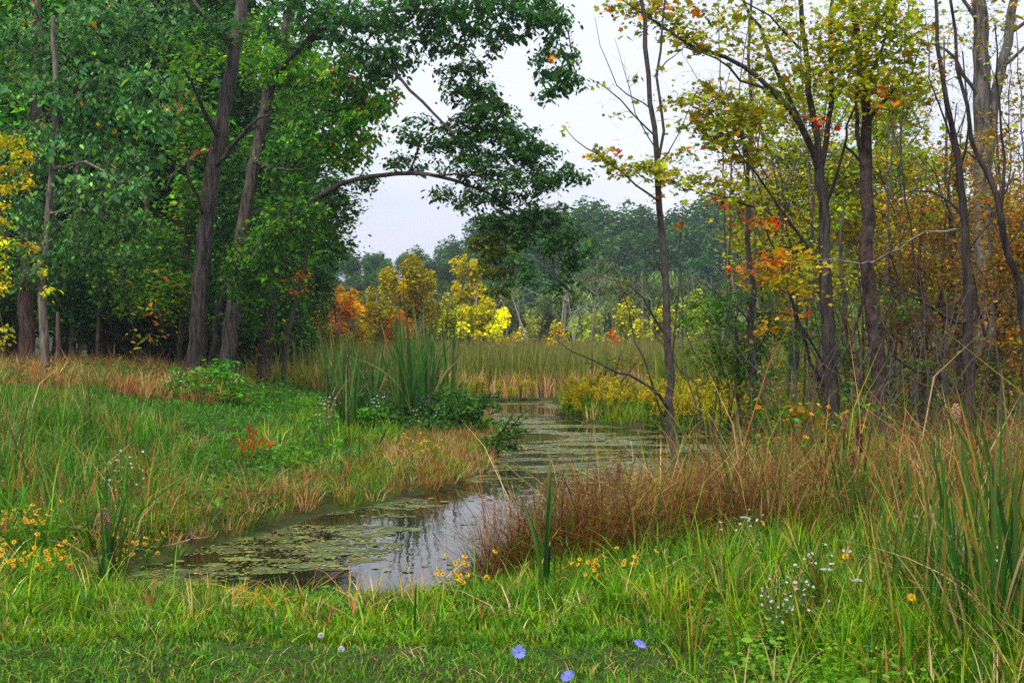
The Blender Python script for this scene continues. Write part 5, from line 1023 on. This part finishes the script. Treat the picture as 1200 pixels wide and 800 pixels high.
fan = np.array([(0, i + 1, (i + 1) % 9 + 1) for i in range(9)])
g.add(V.reshape(-1, 3), np.repeat(pick([((.08, .10, .025), 4), ((.05, .055, .018), 4), ((.11, .13, .035), 2)], n, .25), 10, axis=0), f3=(fan[None] + (np.arange(n) * 10)[:, None, None]).reshape(-1, 3))
stuff("duckweed", g, "mats of small floating duckweed on the dark water", plain_mat("floating_leaf", .45, .45, 0, 30))
PAD = plain_mat("pad", .4, .5, .2, 25)
def pad_mesh(col):
    a = np.linspace(.25, 2 * math.pi - .25, 15); v = np.vstack([[[0, 0, .002]], np.stack([np.cos(a), np.sin(a) * .9, .01 + .03 * np.sin(a * 3)], -1)])
    g = Geo(); g.add(v, col, f3=[(0, i, i + 1) for i in range(1, 15)]); return g.mesh("pad", PAD)
pads = [pad_mesh(c) for c in [(.14, .24, .05), (.2, .26, .06), (.28, .24, .06), (.11, .18, .05)]]
k = 0
while k < 130:
    X, Y_ = rng.uniform(-3.2, 4), 10.2 + 22 * rng.random() ** 1.4
    if pond_d(X, Y_)[0] > -.15 or fbm(X * .55 + 4, Y_ * 1.25 + 2, 4) < .44: continue
    o = part("lily_pad", pads[int(rng.integers(0, 4))]); s_ = rng.uniform(.03, .065)
    o.location = (X, Y_, .0125); o.rotation_euler = (0, 0, rng.random() * 6.28); o.scale = (s_, s_, .3 * s_)
    tag(o, "small round green pad floating among the duckweed", "lily pad", "pads floating on the pond"); k += 1

# ================================================================== CATTAILS
def cat_leaf(bend, twist, col, col2, name="leaf"):
    """one strap leaf of unit length: folded along the middle, curved"""
    t = np.linspace(0, 1, 9); w = .0125 * np.array([1.1, 1.15, 1.1, 1.0, .9, .78, .6, .36, 0.02])
    x = bend * t ** 2.2; z = t - .33 * bend * t ** 2.4
    th = twist * t
    V = []; C = []
    for i in range(9):
        d = np.array([0, math.cos(th[i]), 0]) + np.array([math.sin(th[i]), 0, 0])
        m = np.array([x[i], 0, z[i]])
        V += [m - d * w[i], m + np.array([.35 * w[i], 0, 0]), m + d * w[i]]
        c = np.array(col) * (1 - t[i] ** 3) + np.array(col2) * t[i] ** 3; C += [c] * 3
    f = []
    for i in range(8):
        for j in range(2): f.append((3 * i + j, 3 * i + j + 1, 3 * i + j + 4, 3 * i + j + 3))
    g = Geo(); g.add(np.array(V), np.array(C), f4=f)
    return g.mesh(name, BLADE, True)
GRN = [(.025, .12, .016), (.05, .17, .016), (.016, .075, .014), (.07, .18, .014)]
CL_G = [cat_leaf(b, tw, GRN[i % 4], (.05, .14, .02) if i % 4 else (.34, .22, .08)) for i, (b, tw) in enumerate([(.05, .6), (.12, -1), (.1, 1.2), (.2, -.5), (.08, 2), (.4, 1), (.03, -1.5), (.06, .3), (.14, .6), (.09, -2)])]
CL_T = [cat_leaf(b, tw, (.40, .25, .11), (.5, .36, .2)) for b, tw in [(.1, 1), (.35, -1.4), (.8, 1.5), (1.2, .6), (.2, -2)]]
CL_Y = [cat_leaf(b, tw, (.20, .24, .03), (.5, .24, .03)) for b, tw in [(.06, 1), (.15, -1)]]
def lathe(prof, col, mat, name, sides=8, jit=0):
    g = Geo(); p = np.array([(0, 0, z) for r, z in prof], float); tubes(g, p, np.array([r for r, z in prof]), sides, col, jit); return g.mesh(name, mat, True)
CAT_STEM = lathe([(.0045, 0), (.004, .5), (.003, .86), (.002, 1.0)], (.16, .19, .05), BLADE, "stem", 5)
CAT_HEAD = lathe([(.001, 0), (.009, .006), (.0112, .03), (.0115, .13), (.010, .16), (.002, .172), (.0022, .2), (.004, .215), (.0035, .26), (.0006, .285)], (.085, .035, .018), FLUFF, "seed_head", 9)
def fluff_mesh(s, col, n=1500):
    g = Geo(); tubes(g, np.array([(0, 0, z) for z in np.linspace(0, .17, 9)]) + rng.normal(0, .003, (9, 3)), np.array([.003, .010, .016, .020, .022, .021, .017, .010, .002]) * s * .8, 9, np.array(col) * .8, .3)
    t = rng.random(n) * .17; a = rng.random(n) * 6.28; r = .021 * s * rng.uniform(.6, 1.3, n) * np.sin(np.clip(t / .17, .08, .95) * math.pi) ** .6
    leaves(g, np.stack([r * np.cos(a), r * np.sin(a), t], -1), np.full(n, .022), pick([(np.array(col), 1)], n, .35), SLIM, .4, 1.5)
    return g.mesh("seed_head", FLUFF)
FLUFFS = [fluff_mesh(1.35, (.46, .27, .18)), fluff_mesh(1.3, (.50, .35, .22)), fluff_mesh(.7, (.33, .2, .12))]
def cattail(loc, h, n, label, group=None, head=None, tan=.15, tilt=.10, yellow=0, name="cattail", wide=1.0):
    r = root(name, loc, label, "cattail", group)
    for i in range(n):
        q = rng.random()
        pool = CL_T if q < tan else (CL_Y if q < tan + yellow else CL_G)
        o = part("leaf", pool[int(rng.integers(0, len(pool)))], r)
        s = h * rng.uniform(.62, 1.08) * (.75 if pool is CL_T else 1)
        a = rng.random() * 6.28
        o.location = (.02 * math.cos(a), .02 * math.sin(a), -.03); o.rotation_euler = (rng.normal(0, tilt * .6), abs(rng.normal(0, tilt)), a); wv = s * rng.uniform(.8, 1.2) * (1.3 / max(h, .6)) ** .4 * (1.0 if loc[1] > 16 else .72) * wide
        o.scale = (s, wv, s)
    if head:
        hz = h * rng.uniform(.74, .86) if not isinstance(head, tuple) else head[1]
        kind = head[0] if isinstance(head, tuple) else head
        lean = (rng.normal(0, .05), rng.normal(0, .05))
        o = part("stem", CAT_STEM, r); o.scale = (1.1, 1.1, hz + .01); o.rotation_euler = (lean[0], lean[1], 0); o.location = (0, 0, -.03)
        m = CAT_HEAD if kind == "brown" else FLUFFS[kind]
        e = part("seed_head", m, r); e.location = Vector((math.sin(lean[1]) * hz, -math.sin(lean[0]) * hz, hz * math.cos(lean[0]) - .03)); e.rotation_euler = (lean[0], lean[1], 0)
    return r
def at(px, py): return ground_at(px, py)
# beside the pool, with the burst head
cl = "green cattail beside the burst seed head by the pool"
c0 = at(127, 690)
cattail(c0, 1.02, 7, "cattail with a big burst pinkish seed head at the pool's near end", None, (0, .52), .1, .1)
for px, py, h in [(118, 688, 1.1), (135, 692, 1.0), (122, 684, 1.15), (140, 686, .95), (112, 694, .7), (128, 696, .85)]:
    cattail(at(px, py), h, 6, cl, "cattails by the pool's near end", None, .3, .16)
for px, py, h in [(5, 560, 1.3), (40, 570, 1.1), (70, 640, .8), (105, 640, .75), (85, 590, .7), (20, 590, 1.25), (10, 580, 1.3), (36, 600, 1.0), (-10, 600, 1.2), (28, 575, 1.2), (60, 600, .8), (75, 610, .75), (95, 610, .8), (50, 620, .7)]:
    cattail(at(px, py), h, 6, "slim cattail at the meadow's edge near the yellow flowers" if px < 45 else "short half-dry cattail between the yellow flowers and burst head", "cattails in the meadow corner" if px < 45 else "short dry cattails", None, .3 if px < 45 else .6, .12)
for i in range(16):
    cattail(at(rng.uniform(-10, 150), rng.uniform(545, 640)), rng.uniform(.45, .85), 5, "rusty half-dry reed in the weeds at the meadow's edge", "rusty reeds at the meadow's edge", None, .65, .2)
# the tall clump on the grassy point
k = 0
for i in range(64):
    px = rng.choice([rng.uniform(380, 440), rng.uniform(465, 530)], p=[.38, .62]); py = rng.uniform(478, 508); p = at(px, py)
    Y = p[1]; top = rng.uniform(392, 425) if px > 460 else rng.uniform(402, 435); h = 1.42 * max(1.0, EYE - (top - 400) / F * Y - p[2])
    hd = "brown" if (i % 4 == 0 and px > 480) else None
    cattail(p, h, 8, ("tall brown-headed cattail in the clump on the grassy point" if hd else "tall dark green cattail in the clump on the grassy point") if px > 460 else "cattail in the looser clump nearer the wood on the grassy point",
            "brown-headed cattails on the grassy point" if hd else ("tall cattails on the grassy point" if px > 460 else "looser cattails on the grassy point"), hd, .1, .07)
# single shoot by the near shore
cattail(at(638, 704), 1.22, 11, "lone blue-green cattail shoot standing before the brown grass clumps", None, None, .1, .05, wide=1.7)
cattail(at(650, 700), .8, 4, "smaller cattail shoot touching the lone blue-green one", None, None, .2, .06)
for px, py, h, lab in [(236, 715, .42, "short yellowing reed shoot at the pool's near edge"), (205, 712, .35, "short bent reed shoot left of the yellowing one"), (248, 722, .45, "orange-tinted reed blade just right of the yellowing shoot"), (528, 700, .3, "small reed shoot beside the yellow flowers at the near shore")]:
    cattail(at(px, py), h, 4, lab, None, None, .1, .2, .6)
for px, py, h in [(690, 640, .8), (700, 632, .75), (715, 640, .8), (655, 640, .7)]:
    cattail(at(px, py), h, 3, "thin green reed rising through the reddish grass clump", "reeds in the reddish grass", None, .1, .06)
cattail(at(722, 640), .6, 4, "brown burst-headed cattail rising above the reddish grass clump", None, (2, .62), .4, .1)
# beside the sapling and in the thicket
for px, py, h in [(785, 585, 1.0), (800, 590, 1.1), (812, 580, 1.0), (775, 590, .9), (822, 592, 1.05), (835, 585, 1.1), (850, 592, 1.0), (865, 585, 1.1)]:
    cattail(at(px, py), h, 6, "cattail at the foot of the slender sapling", "cattails at the sapling's foot", None, .2, .1)
for i in range(64):
    px = rng.uniform(840, 1195); py = rng.uniform(560, 640)
    cattail(at(px, py), rng.uniform(.7, 1.35), 6, "cattail in the dry grass before the dark trunks", "cattails before the dark trunks", (2 if i % 13 == 0 else ("brown" if i % 11 == 0 else None)), .3, .1)
cattail(at(1112, 640), 1.0, 4, "cattail with a big pale burst head before the slim crooked trunk", None, (1, 1.08), .5, .1)
# the near stand at the right edge
for i, (px, py, h) in enumerate([(1160, 800, 1.25), (1190, 805, 1.35), (1138, 788, 1.15), (1205, 785, 1.4), (1108, 782, 1.05), (1040, 745, .85), (1090, 770, 1.0), (1172, 780, 1.3), (1205, 800, 1.3), (1120, 750, 1.1), (1100, 735, 1.1), (1158, 760, 1.2), (1186, 770, 1.3), (1080, 730, 1.0), (1210, 760, 1.4), (1130, 730, 1.1), (1070, 700, .95), (1090, 700, 1.0), (1155, 720, 1.1), (1180, 715, 1.1), (1225, 780, 1.4), (1240, 740, 1.4), (1035, 700, .8), (1050, 715, .75)]):
    cattail(at(px, min(py, 796)), h * 1.18, 9, "nearest tall green cattail in the stand at the photo's edge" if py >= 780 else "green cattail behind the nearest stand at the photo's edge", "nearest stand of cattails" if py >= 780 else "cattails behind the nearest stand", None, .3, .08, .22, wide=.75)
for px, py, h in [(1000, 700, .55), (985, 690, .5), (1060, 690, .6), (1020, 680, .55), (1075, 680, .7)]:
    cattail(at(px, py), h, 7, "arching green sedge among the white umbels", "arching sedges among the umbels", None, .25, .35, name="sedge")

# ================================================================== FLOWERS
def petals(n, inner, outer, width, cup, col, mat=PETAL, tip=True, name="petals"):
    g = Geo()
    for i in range(n):
        a = 2 * math.pi * i / n + rng.normal(0, .06); d = np.array([math.cos(a), math.sin(a), 0]); s = np.array([-math.sin(a), math.cos(a), 0]); L = outer * rng.uniform(.88, 1.05)
        zc = lambda t: cup * t * t + rng.normal(0, .02 * outer)
        pr = [(inner, .35), (inner + (L - inner) * .45, 1.0), (inner + (L - inner) * .8, .9), (L, .25)]
        V = []
        for r_, w_ in pr:
            c = d * r_ + [0, 0, zc(r_ / outer) * outer]; V += [c - s * width * w_, c + s * width * w_]
        g.add(np.array(V), np.array(col) * rng.uniform(.85, 1.1), f4=[(0, 1, 3, 2), (2, 3, 5, 4), (4, 5, 7, 6)])
    return g.mesh(name, mat)
def dome(r, col, name="flower_centre", h=.6):
    g = Geo(); a = np.linspace(0, math.pi / 2, 4); tubes(g, np.array([(0, 0, r * h * math.sin(t)) for t in a]), np.array([max(r * math.cos(t), .0006) for t in a]), 9, col, .15); return g.mesh(name, FLUFF, True)
YP = [petals(8, .006, .026, .0075, c, (.82, .44, .012)) for c in (.15, -.2, .4)]
YC = dome(.0085, (.10, .045, .01))
def flower_plant(name, label, cat, group, h, n, mats_p, centre, leaf_pal, scale=1.0, spread=.1, face=.5, leaf=.05):
    r = root(name, (0, 0, 0), label, cat, group)
    g = Geo(); gl = Geo(); heads = []
    for i in range(n):
        a = rng.random() * 6.28; q = spread * math.sqrt(rng.random()); H = h * rng.uniform(.4, 1.05)
        top = np.array([q * math.cos(a), q * math.sin(a), H]); mid = top * [.35, .35, .55]
        p, _ = smooth_path([(0, 0, -.02), mid, top], [1, 1, 1], .06); tubes(g, p, np.linspace(.0025, .0014, len(p)), 4, (.10, .14, .03))
        heads.append(top)
        m = 7; u = rng.integers(1, len(p), m); leaves(gl, p[u], np.full(m, leaf), pick(leaf_pal, m), SLIM, .1, .5)
    part("stem", g.mesh("stem", GRASS, True), r); part("leaves", gl.mesh("leaves", LEAF), r)["kind"] = "stuff"
    for t in heads:
        f = part("flower", mats_p[int(rng.integers(0, len(mats_p)))], r); f.location = t; s = scale * rng.uniform(.8, 1.15); f.scale = (s, s, s)
        f.rotation_euler = (rng.normal(face, .45), rng.normal(0, .45), rng.random() * 1.2 - .6)
        if centre: part("flower_centre", centre, f)
    return r
def spread_out(protos, spots, labels, group, sc=(.85, 1.15)):
    for i, p in enumerate(protos): pass
    used_ = [False] * len(protos)
    for j, (loc, lab) in enumerate(zip(spots, labels)):
        i = j % len(protos); s = rng.uniform(*sc); q = put(protos, used_, i, loc, rng.normal(0, .7), (s, s, s), lab, group); q["group"] = group
LP = [(LG, 3), (MG, 2), (YG, 1)]
M = [flower_plant("bur_marigold", "", "flower", None, .34, 6, YP, YC, LP, .78, .19) for i in range(4)]
S, Lb = [], []
for n_, (x0, x1, y0, y1), lab in [(17, (-8, 52, 636, 705), "yellow daisy-like flowers massed in the meadow corner"), (5, (50, 72, 680, 705), "small yellow flower plant at the end of the massed flowers"), (6, (130, 180, 660, 690), "yellow flower plant behind the burst cattail head"),
                                  (5, (520, 575, 704, 724), "yellow daisy-like flower with dark centre at the near shore"), (2, (655, 700, 700, 720), "yellow flowers at the foot of the lone cattail shoot"), (9, (470, 512, 532, 548), "small yellow flower plant on the grassy point under the cattails"), (2, (705, 760, 700, 724), "yellow flowers at the foot of the reddish grass clump")]:
    for i in range(n_): S.append(at(rng.uniform(x0, x1), rng.uniform(y0, y1))); Lb.append(lab)
spread_out(M, S, Lb, "yellow flowers around the pool")
S = [at(px, py) for px, py in [(880, 680), (1062, 765), (988, 790), (1192, 790), (960, 710), (985, 705), (1005, 715), (1085, 700), (1040, 735), (890, 660)]]
M2 = [flower_plant("yellow_hawkweed", "", "flower", None, .3, 1 + i, YP[:2], None, LP, 1.0, .06, .4) for i in range(2)]
spread_out(M2, S, ["single yellow flower scattered in the near meadow grass"] * len(S), "single yellow flowers in the meadow")
# goldenrod of the far bank
def goldenrod():
    r = root("goldenrod", (0, 0, 0), "", "flower"); g = Geo(); gy = Geo(); gl = Geo()
    for i in range(6):
        a = rng.random() * 6.28; top = np.array([.25 * math.cos(a) * rng.random(), .25 * math.sin(a) * rng.random(), rng.uniform(.7, 1.05)]); p, _ = smooth_path([(0, 0, -.03), top * [.3, .3, .6], top], [1, 1, 1], .12)
        tubes(g, p, np.full(len(p), .006), 4, (.12, .15, .03)); m = 22; u = rng.integers(1, len(p), m); leaves(gl, p[u], np.full(m, .13), pick(LP, m), SLIM, .0, .5)
        n = 170; t = rng.random(n); ang = rng.random(n) * 6.28; rr = .11 * (1 - t) + .015
        q = top + np.stack([rr * np.cos(ang), rr * np.sin(ang), -.26 + .3 * t], -1); leaves(gy, q, np.full(n, .034), pick([((.70, .48, .02), 4), ((.75, .38, .02), 1), ((.5, .45, .04), 3)], n), SIMPLE, .1, 1.2)
    part("stem", g.mesh("stem", GRASS), r); part("leaves", gl.mesh("leaves", LEAF), r)["kind"] = "stuff"; part("flower_plumes", gy.mesh("flower_plumes", PETAL), r)["kind"] = "stuff"
    return r
GR = [goldenrod() for i in range(3)]
S, Lb = [], []
for n_, (x0, x1, y0, y1), lab in [(38, (755, 850, 484, 512), "goldenrod plant with orange-yellow plumes behind the slender sapling"), (28, (665, 745, 470, 496), "goldenrod plant on the far bank before the brown leaning shrub"), (7, (540, 640, 470, 476), "goldenrod plant in the sedge before the reed bed"), (10, (850, 900, 500, 520), "goldenrod plant half hidden behind the green fine-leaved shrub")]:
    for i in range(n_): S.append(at(rng.uniform(x0, x1), rng.uniform(y0, y1))); Lb.append(lab)
spread_out(GR, S, Lb, "goldenrod on the far banks", (.6, 1.05))
# white asters and umbels
WP = [petals(10, .002, .009, .0016, .1, (.75, .75, .80))]
WC = dome(.0028, (.55, .42, .05))
A = [flower_plant("white_aster", "", "flower", None, .45, 12, WP, WC, LP, 1.1, .16, .5, .035) for i in range(3)]
S, Lb = [], []
for n_, (x0, x1, y0, y1), lab in [(12, (1110, 1200, 690, 740), "white aster among the cattails at the photo's edge"), (6, (905, 945, 745, 775), "tiny white asters in the near meadow grass"), (3, (865, 885, 660, 680), "white aster in the dry grass before the dark trunks"), (2, (960, 1010, 720, 730), "white aster beside the white umbels")]:
    for i in range(n_): S.append(at(rng.uniform(x0, x1), rng.uniform(y0, y1))); Lb.append(lab)
spread_out(A, S, Lb, "white asters in the near meadow")
A2 = [flower_plant("pale_aster", "", "flower", None, .6, 9, WP, WC, LP, 1.7, .25, .5, .06) for i in range(2)]
S, Lb = [], []
for n_, (x0, x1, y0, y1), lab in [(4, (430, 450, 490, 505), "white-flowered aster at the edge of the looser cattail clump"), (3, (485, 520, 505, 515), "pale lilac aster in the bush under the tall cattails"), (3, (375, 392, 505, 515), "white aster on the open bank near the wood"), (3, (200, 235, 462, 472), "white-flowered weed in the bramble mound"), (3, (148, 160, 600, 612), "white aster near the burst cattail head")]:
    for i in range(n_): S.append(at(rng.uniform(x0, x1), rng.uniform(y0, y1))); Lb.append(lab)
spread_out(A2, S, Lb, "pale asters across the pool")
def umbel(px, py, fpx, fpy, size, label):
    c = at(px, py); top = P(fpx, fpy, c[1]); r = root("wild_carrot", c, label, "flower"); g = Geo()
    p, _ = smooth_path([(0, 0, -.02), (top - c) * [.6, .6, .5], top - c - [0, 0, .03]], [1, 1, 1], .05); tubes(g, p, np.linspace(.003, .002, len(p)), 5, (.12, .18, .05)); part("stem", g.mesh("stem", GRASS, True), r)
    g = Geo(); n = 170; a = rng.random(n) * 6.28; q = size * np.sqrt(rng.random(n)); t = top - c + np.stack([q * np.cos(a), q * np.sin(a), .012 - .2 * q + rng.normal(0, .003, n)], -1)
    leaves(g, t, np.full(n, .007), pick([((.72, .73, .72), 1)], n, .1), SIMPLE, 0, .5)
    ray = np.stack([np.broadcast_to(top - c - [0, 0, .03], (14, 3)), t[:14]], 1); tubes(g, ray, np.full((14, 2), .0008), 3, (.15, .22, .06)); part("flower_umbel", g.mesh("flower_umbel", PETAL), r)
umbel(968, 740, 968, 668, .035, "flat white umbel flower, higher of the pair in the meadow")
umbel(1004, 745, 1004, 681, .033, "flat white umbel flower, lower of the pair in the meadow")
umbel(872, 680, 872, 607, .03, "white umbel flower alone before the dry grass")
umbel(1078, 690, 1078, 606, .036, "white flower cluster beside the near cattail stand")
# chicory
BP = [petals(17, .003, .019, .0024, c, (.24, .28, .80)) for c in (.25, .05, .5)]
BC = dome(.003, (.12, .12, .5))
def chicory(fpx, fpy, Y, rot, label, pm):
    top = P(fpx, fpy, Y); b = np.array([top[0] - .02, Y + .05, gz(top[0], Y)]); r = root("chicory", b, label, "flower"); g = Geo(); q = top - b
    p, _ = smooth_path([(0, 0, -.03), q * [.2, .2, .4] + [.02, 0, 0], q * [.7, .7, .8], q], [1, 1, 1, 1], .06); tubes(g, p, np.linspace(.0035, .0016, len(p)), 5, (.13, .15, .06))
    for j in (len(p) // 2, len(p) * 2 // 3): tubes(g, np.array([p[j], p[j] + [.03, .01, .05], p[j] + [.05, .02, .10]]), np.array([.0016, .0014, .002]), 4, (.14, .15, .07))
    part("stem", g.mesh("stem", GRASS, True), r); g = Geo(); leaves(g, p[rng.integers(1, len(p) // 2, 8)], np.full(8, .07), pick(LP, 8), SLIM, .2, .6); part("leaves", g.mesh("leaves", LEAF), r)["kind"] = "stuff"
    f = part("flower", pm, r); f.location = q; f.rotation_euler = rot; part("flower_centre", BC, f)
chicory(608, 764, 3.0, (.95, .1, 0), "sky-blue chicory flower facing the viewer at the bottom middle", BP[0])
chicory(750, 754, 3.3, (.35, .35, 0), "blue chicory flower seen edge-on right of the facing one", BP[1])
chicory(667, 794, 2.9, (.4, -.5, 0), "blue chicory flower half cut off at the photo's bottom", BP[2])
for px, py, Y, lab in [(400, 760, 4.2, "round white seed head on a thin stalk in the mown strip"), (376, 744, 4.6, "smaller white seed head beside the round one")]:
    top = P(px, py, Y); b = np.array([top[0], Y, gz(top[0], Y)]); r = root("seed_head_stalk", b, lab, "flower"); g = Geo(); tubes(g, np.array([[0, 0, -.02], [.01, 0, (top - b)[2] * .6], top - b]), np.array([.002, .0016, .0012]), 4, (.2, .16, .08)); part("stem", g.mesh("stem", GRASS, True), r)
    g = Geo(); n = 260; v = norm(rng.normal(0, 1, (n, 3))); leaves(g, top - b + v * .006, np.full(n, .007), pick([((.68, .68, .7), 1)], n, .1), SLIM, 0, 1.5, v * 1.5); part("seed_head", g.mesh("seed_head", FLUFF), r)
# red sumac sprout on the bank
c = at(290, 540); r = root("sumac_sprout", c, "bright red-leaved sprout standing alone on the green bank", "sprout")
for i, (dx, hh) in enumerate([(-.12, .26), (.03, .46), (.10, .40), (.22, .30), (.32, .24)]):
    g = Geo(); p, _ = smooth_path([(0, 0, -.02), (dx * .4, 0, hh * .5), (dx, rng.normal(0, .05), hh)], [1, 1, 1], .03); tubes(g, p, np.linspace(.006, .003, len(p)), 4, (.35, .05, .02))
    m = 44; u = rng.integers(len(p) * 2 // 5, len(p), m); ax_ = norm(p[-1] - p[len(p) // 2]); leaves(g, p[u] + rng.normal(0, .006, (m, 3)), np.full(m, .068), pick([((.55, .045, .03), 4), ((.62, .14, .06), 2), ((.4, .05, .03), 1)], m, .25), SLIM, 0, .9, ax_ * 1.5); part("leaf", g.mesh("leaf", LEAF), r)
# driftwood and dead stems
def stick(name, label, pts, w, col=(.10, .08, .065)):
    p, q = smooth_path([P(*a) for a in pts], w, .08); p[1:-1] += rng.normal(0, .006, (len(p) - 2, 3)); b = p[0].copy(); r = root(name, b, label, "branch"); g = Geo(); tubes(g, p, q, 8, col, .25); part("stem", g.mesh("stem", BARK, True, b), r)
    g = Geo(); j = rng.integers(1, len(p) - 1, 4); d = rng.normal(0, .1, (4, 3)) + [0, 0, .06]; tubes(g, np.stack([p[j], p[j] + d * .6, p[j] + d], 1), np.array(w).mean() * np.tile([.5, .35, .15], (4, 1)), 4, col); part("twig", g.mesh("twig", TWIG, True, b), r)
stick("sunken_log", "dark wet log lying in the shallow water", [(362, 629.5, 12.5), (385, 628.6, 12.5), (408, 629.5, 12.5)], [.012, .026, .012], (.035, .028, .022))
stick("fallen_stick", "arched bare branch in the dry grass before the dark trunks", [(868, 605, 12), (905, 580, 12), (950, 558, 12), (985, 555, 12), (1012, 566, 12)], [.006, .012, .012, .010, .004], (.17, .14, .13))
stick("dead_stick", "dark dead stem standing at the front of the grassy point", [(436, 548, 19), (444, 525, 19), (452, 503, 19)], [.02, .016, .008], (.05, .04, .03))
stick("fallen_stick", "pale stick lying on the meadow at the photo's edge", [(5, 622, 11.6), (22, 616, 11.5), (42, 612, 11.5)], [.015, .02, .01], (.3, .24, .18))
stick("fallen_stick", "thin bleached stick resting on the bank by the pool", [(190, 640, 11.2), (215, 634, 11.3), (245, 628, 11.5)], [.005, .008, .004], (.34, .28, .2))
stick("bank_root", "dark root jutting from the bank above the water", [(318, 607, 14.0), (334, 600, 14.2), (345, 594, 14.4)], [.03, .035, .02], (.07, .05, .04))

# look-alikes of one label are told apart by their place, counted across the photograph
_same = {}
for o in list(scene.objects):
    if o.parent is None and "label" in o and "category" in o: _same.setdefault(o["label"], []).append(o)
for lab, objs in _same.items():
    if 1 < len(objs) <= 70 and len(lab.split()) <= 12: number(objs, lab.replace("%", "") + ", %s from the left")

# ================================================================== HAZE
m_h, n_h, l_h = mat_new("marsh_haze")
o_h = n_h.new("ShaderNodeOutputMaterial"); v_h = n_h.new("ShaderNodeVolumePrincipled")
v_h.inputs["Density"].default_value = HAZE; v_h.inputs["Color"].default_value = (.80, .88, .98, 1); v_h.inputs["Anisotropy"].default_value = .2
l_h.new(v_h.outputs[0], o_h.inputs["Volume"])
g = Geo(); hx, hy0, hy1, hz0, hz1 = 345, -60, 450, -1.7, 36
g.add([(-hx, hy0, hz0), (hx, hy0, hz0), (hx, hy1, hz0), (-hx, hy1, hz0), (-hx, hy0, hz1), (hx, hy0, hz1), (hx, hy1, hz1), (-hx, hy1, hz1)], (1, 1, 1), f4=[(3, 2, 1, 0), (4, 5, 6, 7), (0, 1, 5, 4), (1, 2, 6, 5), (2, 3, 7, 6), (3, 0, 4, 7)])
if HAZE > 0: tag(part("haze", g.mesh("haze", m_h)), "thin pale autumn mist in the air", kind="stuff")
